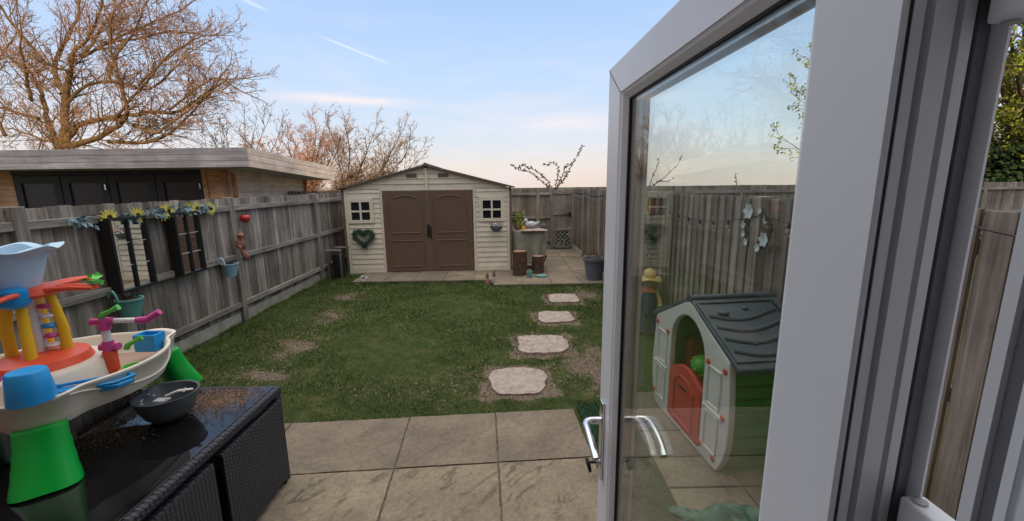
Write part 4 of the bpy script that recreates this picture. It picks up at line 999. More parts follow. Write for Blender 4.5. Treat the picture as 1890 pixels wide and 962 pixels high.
# toys inside
rt = thing('ride_on_toy', 'red and black ride on toy parked inside the playhouse', 'ride on toy', (1.60, 3.02, .05), R(15))
b = MB(); b.box(-.10, .10, -.20, .20, .12, .34); b.box(-.11, .11, .12, .20, .34, .62); b.build('body', M_pred, rt, bevel=.03, seg=3)
b = MB(); b.box(-.09, .09, -.12, .11, .345, .40); b.build('seat', M_black, rt, bevel=.02)
b = MB(); b.tube([(0, -.17, .34), (0, -.19, .55)], .015, 8); b.tube([(-.11, -.19, .56), (.11, -.19, .56)], .016, 8); b.build('handlebar', M_black, rt, smooth=50)
for x in (-.12, .12):
    for y in (-.14, .14):
        b = MB(); b.lathe([(0, -.025), (.075, -.025), (.085, 0), (.075, .025), (0, .025)], (0, 0, 0), 18); b.v = [(x + p[2], y + p[0], .085 + p[1]) for p in b.v]; b.build('wheel', M_black, rt, smooth=40)
b = MB(); b.ball((0, 0, 0), .085, 14)
for i in range(26):
    v = Vector((U(-1, 1), U(-1, 1), U(-1, 1))).normalized() * .085; b.mi = 1; b.ball(v, .010, 4)
o = b.build('toy_ball', [M_lime, M_yellow], smooth=60); o.location = (1.50, 2.97, .50); tag(o, 'bright green dotted ball on the ride on toy inside the playhouse', 'ball')

# green crumpled sheet and green mat
M_gsheet = plain('green plastic sheet', (.02, .12, .085), .45, .25, 12, .4)
b = MB(); n = 26; vs = []
rg = np.random.default_rng(4); ph_ = rg.uniform(0, 6, 12)
for j in range(n):
    for i in range(n):
        x = (i / (n - 1) - .5) * .62; y = (j / (n - 1) - .5) * .42
        e = max(0, 1 - (x / .31) ** 4) * max(0, 1 - (y / .21) ** 4)
        z = .008 + e * (.055 + .03 * math.sin(x * 23 + ph_[0] + 3 * math.sin(y * 14)) + .022 * math.sin(y * 31 + ph_[1] + x * 9) + .014 * math.sin((x + y) * 55) + .008 * rg.normal())
        wob = .03 * math.sin(j * .7) ; vs.append((x + wob * (abs(x) > .2), y + .025 * math.sin(i * .8), max(.004, z)))
b.add(vs, [(j * n + i, j * n + i + 1, (j + 1) * n + i + 1, (j + 1) * n + i) for j in range(n - 1) for i in range(n - 1)])
o = b.build('plastic_sheet', M_gsheet, smooth=35, fixn=False); o.location = (1.24, 1.86, .03); tag(o, 'crumpled green plastic sheet on the paving in front of the playhouse', 'plastic sheet')
so = o.modifiers.new('thick', 'SOLIDIFY'); so.thickness = .002
M_turf = plain('artificial turf mat', (.016, .045, .022), .9, .3, 50, .2)
b = MB(); b.plate([(.60, 1.7), (.965, 1.7), (.965, 3.30), (.58, 3.25)], (), .014, xy_fn(.018)); b.tone = 1
for i in range(9000):
    x = U(.58, .95); y = U(1.75, 3.32); a = U(0, 6.28); q = .0025; b.tone = U(.6, 1.6)
    b.add([(x - q * math.cos(a), y - q * math.sin(a), .031), (x + q * math.cos(a), y + q * math.sin(a), .031), (x + U(-.01, .01), y + U(-.01, .01), .031 + U(.008, .016))], [(0, 1, 2)])
o = b.build('turf_mat', M_turf, fixn=False, origin=(.75, 2.5, 0)); tag(o, 'dark green artificial turf strip beside the patio slabs', 'turf mat')

# ------------------------------------------------------------------ rattan table with stools, foreground left
TX0, TX1, TY0, TY1, TZ = -2.78, -1.435, .92, 2.42, .68
rtb = thing('rattan_table', 'black rattan garden table with a dark glass top', 'table', (TX1, TY0, .035))
def rr_(b, name, mat, par=rtb, **k): return b.build(name, mat, par, world=True, **k)
b = MB(); b.plate([(TX0, TY0), (TX1, TY0), (TX1, TY1), (TX0, TY1)], [[(TX0 + .045, TY0 + .045), (TX1 - .045, TY0 + .045), (TX1 - .045, TY1 - .045), (TX0 + .045, TY1 - .045)]], .05, xy_fn(TZ - .052)); rr_(b, 'frame', M_rattan, bevel=.012)
b = MB(); b.box(TX0 + .035, TX1 - .03, TY0 + .03, TY1 - .03, TZ - .003, TZ + .003); rr_(b, 'glass_top', M_tabletop, bevel=.002)
for x in (TX0 + .035, TX1 - .035):
    for y in (TY0 + .035, TY1 - .035, (TY0 + TY1) / 2 + .16 if False else TY1 - .035):
        pass
for x, y in ((TX0 + .035, TY0 + .035), (TX0 + .035, TY1 - .035), (TX1 - .035, TY0 + .035), (TX1 - .035, TY1 - .035)):
    b = MB(); b.box(x - .028, x + .028, y - .028, y + .028, .035, TZ - .053); rr_(b, 'leg', M_rattan, bevel=.006)
b = MB(); b.box(TX0 + .07, TX1 - .07, TY1 - .06, TY1 - .04, TZ - .12, TZ - .053); rr_(b, 'apron', M_rattan)
def rattan_chair(y0, y1, label):
    t = thing('rattan_chair', label, 'garden seat', (TX1 - .02, y0, .035), 0, 'rattan seats pushed under the table')
    X = TX1 + .012
    b = MB(); b.box(X - .05, X, y0, y1, .075, TZ - .075); bk = b.build('backrest', M_rattan, t, world=True, bevel=.012)
    b = MB(); b.box(X - .62, X - .051, y0, y0 + .05, .075, .50); b.build('armrest', M_rattan, t, world=True, bevel=.01)
    b = MB(); b.box(X - .62, X - .051, y1 - .05, y1, .075, .50); b.build('armrest', M_rattan, t, world=True, bevel=.01)
    b = MB(); b.box(X - .60, X - .051, y0 + .052, y1 - .052, .22, .34); b.build('seat', M_rattan, t, world=True, bevel=.01)
    for x in (X - .57, X - .03):
        for y in (y0 + .03, y1 - .03):
            b = MB(); b.tube([(x, y, .035), (x, y, .08)], .016, 8); b.build('foot', M_black, t, world=True)
rattan_chair(1.84, 2.385, 'far rattan seat tucked under the table, next to the lawn')
rattan_chair(1.25, 1.785, 'near rattan seat tucked under the table, at the bottom of the picture')
# debris on glass
b = MB(); M_deb = plain('dry seed litter', (.20, .13, .095), .95, .4, 50, .1)
for i in range(9000):
    cxy = random.choice(((-1.72, 2.22, .13, .10), (-1.72, 2.22, .13, .10), (-2.0, 2.30, .20, .06), (-2.05, 1.95, .14, .10), (-1.66, 2.28, .12, .08)))
    x = random.gauss(cxy[0], cxy[2] * .7); y = random.gauss(cxy[1], cxy[3] * .7)
    if not (TX0 + .05 < x < TX1 - .045 and TY0 + .05 < y < TY1 - .045): continue
    if math.hypot(x + 1.86, y - 2.05) < .10: continue
    a = U(0, 6.28); L = U(.0015, .007); w_ = U(.0008, .002); z = TZ + .0035; b.tone = U(.4, 1.8)
    ca, sa = math.cos(a), math.sin(a)
    b.add([(x - ca * L - sa * w_, y - sa * L + ca * w_, z), (x - ca * L + sa * w_, y - sa * L - ca * w_, z), (x + ca * L, y + sa * L, z + U(.001, .006))], [(0, 1, 2)])
o = b.build('seed_litter', M_deb, origin=(-1.8, 2.1, TZ), fixn=False); tag(o, 'brown dry seeds and leaf litter scattered on the glass table top', 'litter', kind='stuff')
# bowl
bo = thing('mixing_bowl', 'grey plastic mixing bowl with a spout on the glass table', 'bowl', (-1.835, 2.055, TZ + .004)); bo.scale = (.92, .92, .97)
md = lambda i, a, r, z: (r * (1 + (.16 * max(0, math.cos(a - 2.5)) ** 30 if i in (4, 5, 6) else 0)), z)
b = MB(); b.lathe([(0, 0), (.075, 0), (.115, .04), (.142, .10), (.152, .150), (.158, .152), (.146, .150), (.136, .10), (.108, .045), (.07, .008), (0, .008)], (0, 0, 0), 40, md); b.build('bowl', M_bowl, bo, smooth=50)
b = MB()
for i in range(34):
    a = U(0, 6.28); q = U(.2, .95); r_ = .06 + .085 * q; z = .03 + .11 * q; s = U(.002, .006)
    b.ball((math.cos(a) * (r_ - .004), math.sin(a) * (r_ - .004), z), s, 4, 1.4, 1.4, .6)
b.build('residue', M_pale, bo, smooth=60)
# pale handle of spatula resting on bowl
t = thing('spatula', 'pale plastic spatula lying across the rim of the grey bowl', 'spatula', (-1.75, 2.05, TZ + .16))
b = MB(); b.tube([(-.09, .01, -.03), (-.02, .005, .0), (.06, 0, .012)], [.014, .011, .009], 10, sy=.6); b.build('handle', M_clear, t, smooth=50)
b = MB(); b.box(-.155, -.085, -.012, .03, -.058, -.050); b.build('blade', M_clear, t, bevel=.004)

# ------------------------------------------------------------------ water table toy standing on the glass top
wt_ = thing('water_play_table', 'colourful toy water table with cream tub and green legs on the glass top', 'water toy', (-2.265, 1.965, TZ + .004))
LEG = [(-52, .0), (71, .0), (182, .0)]
RT, RB, TH_, ZTUB = .43, .44, .135, .362
def tubr(a, base):
    r = base
    for d, _ in LEG:
        dd = math.atan2(math.sin(a - R(d)), math.cos(a - R(d))); r += .075 * math.exp(-(dd / .26) ** 4)
    return r
b = MB(); NA = 120
prof = [(0, ZTUB - TH_), (.80, ZTUB - TH_), (.93, ZTUB - TH_), (.97, ZTUB - TH_ * .7), (1.0, ZTUB - .012), (1.018, ZTUB - .006), (1.018, ZTUB + .004), (.985, ZTUB + .006), (.96, ZTUB - .004), (.93, ZTUB - .10), (.88, ZTUB - .115)]
vs = [(math.cos(2 * math.pi * j / NA) * tubr(2 * math.pi * j / NA, RT) * f, math.sin(2 * math.pi * j / NA) * tubr(2 * math.pi * j / NA, RT) * f, z) for f, z in prof for j in range(NA)]
b.add(vs, [(i * NA + j, i * NA + (j + 1) % NA, (i + 1) * NA + (j + 1) % NA, (i + 1) * NA + j) for i in range(len(prof) - 1) for j in range(NA)])
tub = b.build('tub', M_cream, wt_, smooth=50)
b = MB(); vs = [(math.cos(2 * math.pi * j / NA) * tubr(2 * math.pi * j / NA, RT) * f, math.sin(2 * math.pi * j / NA) * tubr(2 * math.pi * j / NA, RT) * f, ZTUB - .112 + z) for f, z in ((0.001, 0), (.6, .0), (.905, .004)) for j in range(NA)]
b.add(vs, [(i * NA + j, i * NA + (j + 1) % NA, (i + 1) * NA + (j + 1) % NA, (i + 1) * NA + j) for i in range(2) for j in range(NA)]); b.build('tub_liner', M_taupe, tub, smooth=50)
b = MB(); b.tube([(math.cos(a) * tubr(a, RT) * (1.004 - .03 * math.sin((a - R(-40)) / R(100) * math.pi)), math.sin(a) * tubr(a, RT) * (1.004 - .03 * math.sin((a - R(-40)) / R(100) * math.pi)), ZTUB - .01 - .085 * math.sin((a - R(-40)) / R(100) * math.pi)) for a in np.linspace(R(-40), R(60), 22)], .0055, 6)
b.build('tub_moulding', M_cream, tub, smooth=50)
for d, _ in LEG:
    a = R(d); u = Vector((math.cos(a), math.sin(a), 0)); v = Vector((-u.y, u.x, 0)); b = MB(); rows = []
    NL = 20
    for k in range(9):
        q = k / 8; z = q * (ZTUB - TH_ + .02); rad = .505 + .075 * (1 - q) ** 1.4; hw_ = .078 + .028 * (1 - q) ** 1.6 + (.002 if k % 2 else 0); dp = .055 + .02 * (1 - q)
        for j in range(NL):
            t_ = 2 * math.pi * j / NL; cc, ss = math.cos(t_), math.sin(t_); rr = (abs(cc) ** 3 + abs(ss) ** 3) ** (-1 / 3)
            p = u * (rad - .035 + ss * rr * dp) + v * (cc * rr * hw_); rows.append((p.x, p.y, z + .012 * (1 - q) * (ss)))
    b.add(rows, [(i * NL + j, i * NL + (j + 1) % NL, (i + 1) * NL + (j + 1) % NL, (i + 1) * NL + j) for i in range(8) for j in range(NL)] + [tuple(range(NL - 1, -1, -1)), tuple(range(8 * NL, 9 * NL))])
    b.build('leg', M_green, wt_, smooth=45)
a = R(-52); cu_ = Vector((math.cos(a), math.sin(a), 0)) * .475
b = MB(); b.lathe([(.074, ZTUB + .002), (.070, ZTUB + .05), (.061, ZTUB + .128), (.055, ZTUB + .134), (0, ZTUB + .135)], cu_, 28); b.build('cup', M_blue, wt_, smooth=40)
# central island and tower
b = MB(); b.lathe([(.27, ZTUB - .11), (.255, ZTUB + .0), (.245, ZTUB + .012), (0, ZTUB + .012)], (-.06, -.04, 0), 40); b.build('island', M_cream, wt_, smooth=40)
TC = Vector((-.05, -.02, 0))
b = MB(); b.lathe([(.185, ZTUB + .013), (.17, ZTUB + .05), (.11, ZTUB + .072), (0, ZTUB + .078)], TC, 36); b.build('tower_base', M_red, wt_, smooth=40)
ZP0, ZP1 = ZTUB + .07, ZTUB + .355
for k in range(4):
    a = R(30 + 90 * k); p = TC + Vector((math.cos(a) * .095, math.sin(a) * .095, 0)); q = TC + Vector((math.cos(a) * .07, math.sin(a) * .07, 0))
    b = MB(); pp_ = [p.lerp(q, max(0, (i_ / 24 - .4) / .6)) + Vector((0, 0, ZP0 - .01 + (ZP1 + .03 - ZP0) * i_ / 24)) for i_ in range(25)]; b.tube(pp_, [(.0225 - .003 * i_ / 24) * (1.06 if i_ % 8 in (0, 1) else 1) for i_ in range(25)], 18); b.build('pillar', M_yellow, wt_, smooth=50)
b = MB(); b.tube([TC + Vector((.0, 0, ZP0)), TC + Vector((0, 0, ZP1 + .02))], .028, 14); b.build('drop_tube', M_clear, wt_, smooth=50)
for k in range(5):
    b = MB(); c0 = TC + Vector((.05, .02, ZP0 + .03 + k * .05)); b.lathe([(0, -.01), (.022, -.01), (.03, 0), (.022, .01), (0, .01)], c0, 12); b.build('spinner', [M_clear, M_pink, M_blue][k % 3], wt_, smooth=40)
b = MB(); b.lathe([(0, ZP1), (.105, ZP1), (.12, ZP1 + .015), (.11, ZP1 + .045), (0, ZP1 + .055)], TC, 32); 
for a in (R(8), R(80), R(152), R(224), R(296)):
    d = Vector((math.cos(a), math.sin(a), 0)); s = Vector((-d.y, d.x, 0))
    for sg_ in (-1, 1):
        b.tube([TC + d * .10 + s * sg_ * .03 + Vector((0, 0, ZP1 + .03)), TC + d * .2 + s * sg_ * .024 + Vector((0, 0, ZP1 + .036)), TC + d * .29 + s * sg_ * .016 + Vector((0, 0, ZP1 + .03))], [.014, .012, .010], 8)
b.build('top_ring', M_red, wt_, smooth=50)
b = MB(); a = R(-63); d = Vector((math.cos(a), math.sin(a), 0)); b.lathe([(0, ZP1 - .03), (.035, ZP1 - .03), (.052, ZP1 - .01), (.05, ZP1 + .015), (.052, ZP1 + .02), (.05, ZP1 + .05), (.03, ZP1 + .062), (0, ZP1 + .064)], TC + d * .11, 20); b.build('top_cap', M_blue, wt_, smooth=50)
b = MB(); c0 = TC + Vector((-.04, -.03, ZP1 + .05))
b.lathe([(0, 0), (.10, 0), (.118, .05), (.135, .12), (.155, .165), (.195, .178), (.20, .185), (.15, .182), (.128, .13), (.108, .05), (.09, .012), (0, .012)], c0, 64, lambda i, a, r, z: (r * (1 + (.05 * math.cos(a * 6) if i in (4, 5, 6, 7) else 0)), z + (.010 * math.cos(a * 6) if i in (5, 6, 7) else 0))); b.build('funnel', M_paleblue, wt_, smooth=60)
b = MB(); c1 = TC + Vector((.27, .06, ZP1 + .05)); b.lathe([(0, 0), (.02, 0), (.02, .012), (0, .012)], c1, 10); leaves(b, c1 + Vector((0, 0, .02)), (.03, .03, .008), 9, .04); b.build('top_spinner', M_lime, wt_, fixn=False)
# pink pipework
def pipe(pts, r, mat, name='pipe'):
    b = MB(); b.tube(pts, r, 14); b.build(name, mat, wt_, smooth=50)
PB = TC + Vector((.235, .10, 0))
pipe([PB + Vector((0, 0, ZTUB - .10)), PB + Vector((0, 0, ZTUB + .03))], .030, M_red)
pipe([PB + Vector((0, 0, ZTUB + .02)), PB + Vector((0, 0, ZTUB + .085))], .024, M_pink)
pipe([PB + Vector((-.04, 0, ZTUB + .05)), PB + Vector((.045, .01, ZTUB + .05))], .020, M_pink)
pipe([PB + Vector((0, 0, ZTUB + .08)), PB + Vector((0, 0, ZTUB + .155))], .018, M_clear)
pipe([PB + Vector((0, 0, ZTUB + .145)), PB + Vector((0, 0, ZTUB + .205))], .026, M_pink)
pipe([PB + Vector((-.055, -.01, ZTUB + .19)), PB + Vector((.045, .01, ZTUB + .19))], .018, M_pink)
pipe([PB + Vector((.04, .01, ZTUB + .19)), PB + Vector((.15, .03, ZTUB + .185))], .013, M_clear)
pipe([PB + Vector((.14, .03, ZTUB + .183)), PB + Vector((.19, .04, ZTUB + .183)), PB + Vector((.225, .045, ZTUB + .205)), PB + Vector((.25, .05, ZTUB + .222))], [.018, .019, .019, .016], M_pink)
for (o_, dd) in ((Vector((.0, 0, ZTUB + .225)), Vector((.07, .02, .035))), (Vector((.10, .0, ZTUB + .06)), Vector((.05, .03, .03))), (Vector((-.44, -.16, ZTUB + .03)), Vector((.08, .02, .02)))):
    b = MB(); p = PB + o_; b.tube([p - Vector((.01, 0, .02)), p, p + dd * .5, p + dd], [.014, .014, .009, .016], 8); b.build('lever', M_lime, wt_, smooth=50)
LB = TC + Vector((.0, -.255, 0))
pipe([LB + Vector((-.02, 0, ZTUB - .02)), LB + Vector((-.02, 0, ZTUB + .06))], .026, M_pink); pipe([LB + Vector((-.09, -.01, ZTUB + .045)), LB + Vector((.09, .0, ZTUB + .05))], .019, M_pink)
b = MB(); c0 = Vector((.20, .30, ZTUB - .055)); 
b.plate([(-.06, -.04), (.06, -.04), (.06, .045), (-.06, .045)], [[(-.05, -.03), (.05, -.03), (.05, .035), (-.05, .035)]], .10, lambda a_, c_, d: (c0.x + a_, c0.y + c_, c0.z + d)); b.box(c0.x - .05, c0.x + .05, c0.y - .03, c0.y + .035, c0.z, c0.z + .05); b.build('box_insert', M_blue, wt_, bevel=.006)
# loose toys inside the tub
t = thing('toy_boat', 'bright blue toy slide lying inside the cream tub', 'toy', (-1.955, 1.80, TZ + ZTUB - .085), R(20))
b = MB(); b.plate([(-.16, -.04), (.12, -.05), (.17, 0), (.12, .05), (-.16, .04)], (), .02, lambda a_, c_, d: (a_, c_, .02 + d + .12 * (a_ + .1) * (a_ > -.1) * .4)); b.build('hull', M_blue, t, bevel=.006)
b = MB(); b.tube([(-.15, -.045, .05), (.12, -.052, .065), (.17, 0, .07), (.12, .052, .065), (-.15, .045, .05)], .008, 8); b.build('rim', M_blue, t, smooth=50)
t = thing('toy_scoop', 'yellow and green toy scoop in the tub near the blue box', 'toy', (-1.98, 2.05, TZ + ZTUB - .10), R(60))
b = MB(); b.tube([(.05 * math.cos(q), .05 * math.sin(q), .03) for q in np.linspace(0, math.pi * 1.3, 14)], .010, 8); b.build('handle', M_yellow, t, smooth=50)
b = MB(); b.lathe([(0, 0), (.035, .0), (.045, .05), (.039, .05), (.03, .008), (0, .008)], (0, 0, 0), 18); b.build('cup', M_lime, t, smooth=40)

# ------------------------------------------------------------------ cabin beyond the left fence
cb = thing('log_cabin', 'timber garden cabin with flat grey fascia and black folding doors', 'cabin', (-6.3, 9.6, -.05))
def cbb(b, name, mat, par=cb, **k): return b.build(name, mat, par, world=True, **k)
CX0, CX1, CY0, CY1 = -11.75, -6.32, 9.6, 13.2
def slope(y): return -.055 * (y - 9.0)
for (xa, xb) in ((CX0, -11.15), (-6.80, CX1)):
    b = MB(); z = -.05
    while z < 2.42: b.tone = U(.85, 1.1); b.box(xa, xb, CY0, CY0 + .06, z, z + .128); z += .132
    cbb(b, 'front_wall', M_log, bevel=.006)
b = MB(); z = -.05
while z < 2.2: b.tone = U(.9, 1.08); b.box(CX1 - .06, CX1 - .005, CY0 + .062, CY1, z, z + .128); z += .132
cbb(b, 'side_wall', M_logw, bevel=.006)
b = MB(); b.box(CX0, CX0 + .06, CY0 + .062, CY1, -.05, 2.3); b.box(CX0, CX1, CY1, CY1 + .06, -.05, 2.2); cbb(b, 'rear_wall', M_log)
for y in (CY0 + .10, CY1 - .12):
    b = MB(); b.tone = .8; b.box(CX1 - .1, CX1 + .08, y, y + .06, -.05, 2.25); cbb(b, 'log_end', M_log, bevel=.004)
b = MB(); b.tone = .85; b.box(-6.90, -6.80, CY0 - .03, CY0 + .03, 0, 2.36); b.tone = .7; b.box(CX1 - .12, CX1 - .04, CY0 - .05, CY0 - .001, 0, 2.36); cbb(b, 'corner_board', M_log, bevel=.004)
# fascia boards and roof
FX0, FX1, FY0, FY1 = -12.6, -5.46, 9.0, 13.35
for i, (za, zb) in enumerate(((2.345, 2.472), (2.480, 2.605), (2.613, 2.745))):
    b = MB(); b.tone = [1.06, 1.0, .9][i]; b.box(FX0, FX1, FY0, FY0 + .03, za, zb); cbb(b, 'fascia', M_fascia, bevel=.004)
    b = MB(); b.tone = [.95, 1.0, .9][i]; dz = slope(FY1)
    b.add([(FX1 + .002, FY0, za), (FX1 + .002, FY1, za + dz), (FX1 + .002, FY1, zb + dz), (FX1 + .002, FY0, zb), (FX1 + .032, FY0, za), (FX1 + .032, FY1, za + dz), (FX1 + .032, FY1, zb + dz), (FX1 + .032, FY0, zb)], [(0, 1, 2, 3), (4, 5, 6, 7), (0, 1, 5, 4), (2, 3, 7, 6), (0, 3, 7, 4), (1, 2, 6, 5)])
    cbb(b, 'fascia', M_logw)
b = MB(); dz = slope(FY1)
b.add([(FX0, FY0 + .03, 2.36), (FX1, FY0 + .03, 2.36), (FX1, FY1, 2.36 + dz), (FX0, FY1, 2.36 + dz), (FX0, FY0 + .03, 2.72), (FX1, FY0 + .03, 2.72), (FX1, FY1, 2.72 + dz), (FX0, FY1, 2.72 + dz)], [(0, 1, 2, 3), (4, 5, 6, 7), (0, 1, 5, 4), (1, 2, 6, 5), (2, 3, 7, 6), (3, 0, 4, 7)]); cbb(b, 'roof', M_fascia)
# folding doors
xs = np.linspace(-11.15, -6.90, 5)
b = MB(); b.box(-11.15, -6.9, CY0 - .02, CY0 + .03, 2.24, 2.36); cbb(b, 'door_head', M_dark)
for i in range(4):
    xa, xb = float(xs[i]) + .008, float(xs[i + 1]) - .008
    b = MB(); b.plate([(xa, .02), (xb, .02), (xb, 2.235), (xa, 2.235)], [[(xa + .17, .3), (xb - .17, .3), (xb - .17, 2.06), (xa + .17, 2.06)]], .05, lambda a_, c_, d: (a_, CY0 - .015 + d, c_)); dd_ = cbb(b, 'door', M_dark, bevel=.008)
    b = MB(); b.box(xa + .17, xb - .17, CY0 + .012, CY0 + .02, .3, 2.06); b.build('pane', M_cabglass, dd_, world=True)
    if i % 2 == 1: b = MB(); b.box(xb - .06, xb - .03, CY0 - .05, CY0 - .016, 1.9, 2.02); b.build('handle', M_chrome, dd_, world=True)
# pale lamp shade / picture visible through the glass stays as small things inside the panes
t = thing('lantern', 'pale lantern standing behind the glass of the cabin doors', 'lantern', (-8.85, 9.55, 1.55)) if False else None

# ------------------------------------------------------------------ trees
def W(px, py, Y):
    r = CM @ np.array([px - 945., py - 481., 758.]); k = Y / r[1]; return Vector((r[0] * k, Y, 1.9 + r[2] * k))
def wob(rg, s): return Vector((rg.gauss(0, s), rg.gauss(0, s), rg.gauss(0, s)))
def grow(B, p, d, L, r, lv, rg, P):
    """one branch: polyline with side shoots; B = dict(level->MB)"""
    n = max(2, int(L / P['seg'][lv])); pts = [p.copy()]; rad = [r]; q = p.copy(); dd = d.normalized()
    for i in range(n):
        dd = (dd + wob(rg, P['wig'][lv]) + Vector((0, 0, P['up'][lv]))).normalized(); q = q + dd * (L / n); pts.append(q.copy()); rad.append(max(P['rmin'], r * (1 - .75 * (i + 1) / n)))
        if lv < P['max']:
            for _ in range(P['kids'][lv] if rg.random() < P['pk'][lv] else P['kids'][lv] - 1):
                ax = dd.cross(wob(rg, 1)).normalized(); an = R(rg.uniform(28, 62)); cd = (dd * math.cos(an) + ax * math.sin(an)).normalized()
                grow(B, q, cd, L * P['ratio'][lv] * rg.uniform(.55, 1.15) * (1 - .45 * (i + 1) / n), max(P['rmin'], rad[-1] * .62), lv + 1, rg, P)
    m = B['t' if lv >= 2 else 'l']; m.tone = rg.uniform(.7, 1.3); m.tube(pts, rad, 3 if lv >= 2 else 5, cap=False)
    if P.get('tips'): P['tips'].append((q.copy(), dd.copy(), lv))
def limbtree(name, label, cat, base, limbs, rg, P, mats, trunk=None, buds=0, depth=1.0):
    t = thing(name, label, cat, base); Bm = MB(); B = {'l': Bm, 't': MB()}
    P = dict(P); 
    P['tips'] = [] if buds else None
    if buds: P['tips'].append((Vector(base), Vector((0, 0, 1)), 0)); 
    for (pts, r0, r1, yo) in limbs:
        k = len(pts); pts = [Vector(p) for p in pts]
        # smooth resample
        fine = []
        for i in range(k - 1):
            p0 = pts[max(0, i - 1)]; p1 = pts[i]; p2 = pts[i + 1]; p3 = pts[min(k - 1, i + 2)]
            for s in range(4):
                q = s / 4; fine.append(.5 * ((2 * p1) + (p2 - p0) * q + (2 * p0 - 5 * p1 + 4 * p2 - p3) * q * q + (3 * p1 - p0 - 3 * p2 + p3) * q ** 3))
        fine.append(pts[-1]); n = len(fine)
        fine = [f + wob(rg, .018) + Vector((0, yo * (i / n) ** 1.2, 0)) for i, f in enumerate(fine)]
        rad = [(r0 + (r1 - r0) * (i / (n - 1)) ** .7) * P.get('thin', 1) for i in range(n)]
        Bm.tone = rg.uniform(.85, 1.15); Bm.tube(fine, rad, 8)
        tot = sum((fine[i + 1] - fine[i]).length for i in range(n - 1))
        for i in range(2, n):
            d = (fine[i] - fine[i - 1]).normalized(); seg = (fine[i] - fine[i - 1]).length
            cnt = P['dens'] * seg; cnt = int(cnt) + (rg.random() < cnt % 1)
            for _ in range(cnt):
                ax = d.cross(wob(rg, 1)).normalized(); an = R(rg.uniform(30, 75)); cd = (d * math.cos(an) + ax * math.sin(an) + Vector((0, 0, .2))).normalized()
                pp = fine[i - 1].lerp(fine[i], rg.random()); grow(B, pp, cd, P['L0'] * rg.uniform(.5, 1.1) * (1 - .35 * i / n), max(P['rmin'], min(rad[i] * .5, P.get('rk', .028))), 1, rg, P)
        grow(B, fine[-1], (fine[-1] - fine[-2]).normalized(), P['L0'], rad[-1], 1, rg, P)
    Bm.build('trunk', mats[0], t, world=True, smooth=60, fixn=False)
    B['t'].build('twigs', mats[1], t, world=True, fixn=False)
    if buds:
        b = MB(); rgn = rg
        for (p, d, lv) in P['tips'][1:]:
            if lv < 2: continue
            for _ in range(buds):
                c0 = p + wob(rgn, .06); e = wob(rgn, 1).normalized() * P.get('bud', .03); f = wob(rgn, 1).normalized() * P.get('bud', .03) * .7; b.tone = rgn.uniform(.5, 1.6)
                b.add([c0, c0 + e, c0 + e + f, c0 + f], [(0, 1, 2, 3)])
        b.build('leaves' if len(mats) > 2 and P.get('leafy') else 'buds', mats[2], t, world=True, fixn=False)
    return t
rg = random.Random(11)
Yo = 17.0
def LP(*pp, Y=Yo): return [W(x, y, Y) for x, y in pp]
POak = dict(seg=[.5, .25, .17, .12], wig=[.06, .09, .13, .18], up=[.03, .05, .06, .05], kids=[1, 2, 2, 1], pk=[.8, .5, .4, .5], ratio=[.5, .52, .55, .5], max=3, rmin=.0085, dens=6.0, L0=1.65, thin=.82, bud=.026)
base_ = W(112, 300, Yo); base_.z = -.05
limbs = [
 ([Vector((base_.x, Yo, -.1))] + LP((112, 300), (118, 265), (120, 235), (119, 200), (122, 170)), .27, .13, 0),
 (LP((112, 290), (98, 262), (75, 220), (60, 185), (40, 155), (8, 118), (-40, 90)), .15, .05, 1.0),
 (LP((60, 188), (62, 160), (78, 135), (85, 100)), .09, .04, -1.0),
 (LP((121, 175), (95, 140), (85, 100), (92, 60), (100, 10), (90, -50)), .14, .04, 1.2),
 (LP((88, 120), (60, 70), (45, 20), (40, -40)), .07, .03, -1.5),
 (LP((122, 172), (138, 130), (150, 105), (190, 75), (220, 30), (240, -20)), .11, .035, -1.0),
 (LP((150, 105), (160, 60), (165, 10), (170, -40)), .08, .03, 1.6),
 (LP((123, 258), (150, 228), (215, 215), (270, 205), (310, 205), (350, 180), (385, 152), (405, 138)), .15, .035, .6),
 (LP((118, 272), (165, 262), (200, 252), (245, 228), (258, 200), (255, 160), (248, 95), (260, 50)), .16, .04, -1.2),
 (LP((245, 230), (290, 245), (330, 225), (370, 200), (395, 185), (415, 178)), .08, .03, -.8),
 (LP((200, 262), (262, 262), (300, 240), (320, 205), (350, 160), (365, 115)), .09, .03, 1.6),
 (LP((123, 190), (155, 155), (200, 147), (250, 160), (290, 120), (320, 80)), .09, .03, 1.0),
 (LP((190, 78), (235, 70), (280, 50), (320, 45)), .06, .03, 1.0),
 (LP((150, 105), (215, 62), (280, 25), (315, -5)), .07, .03, .9),
 (LP((215, 215), (270, 170), (330, 120), (380, 100)), .07, .03, -1.2),
 (LP((310, 205), (345, 165), (380, 135), (405, 152)), .06, .03, 1.2),
 (LP((255, 160), (295, 115), (340, 75), (365, 60)), .06, .03, .4),
 (LP((200, 147), (225, 100), (265, 60), (290, 20)), .06, .03, -.6),
 (LP((10, 250), (-20, 200), (-40, 150), (0, 60)), .08, .03, .5),
 (LP((75, 220), (30, 205), (0, 195), (-50, 180)), .07, .03, -1.0),
 (LP((100, 262), (60, 255), (10, 240), (-30, 230)), .07, .03, 1.0),
]
limbtree('oak_tree', 'large bare oak catching orange sunlight above the cabin roof', 'tree', base_, limbs, rg, POak, [M_bark, M_twig, M_twig], buds=4)
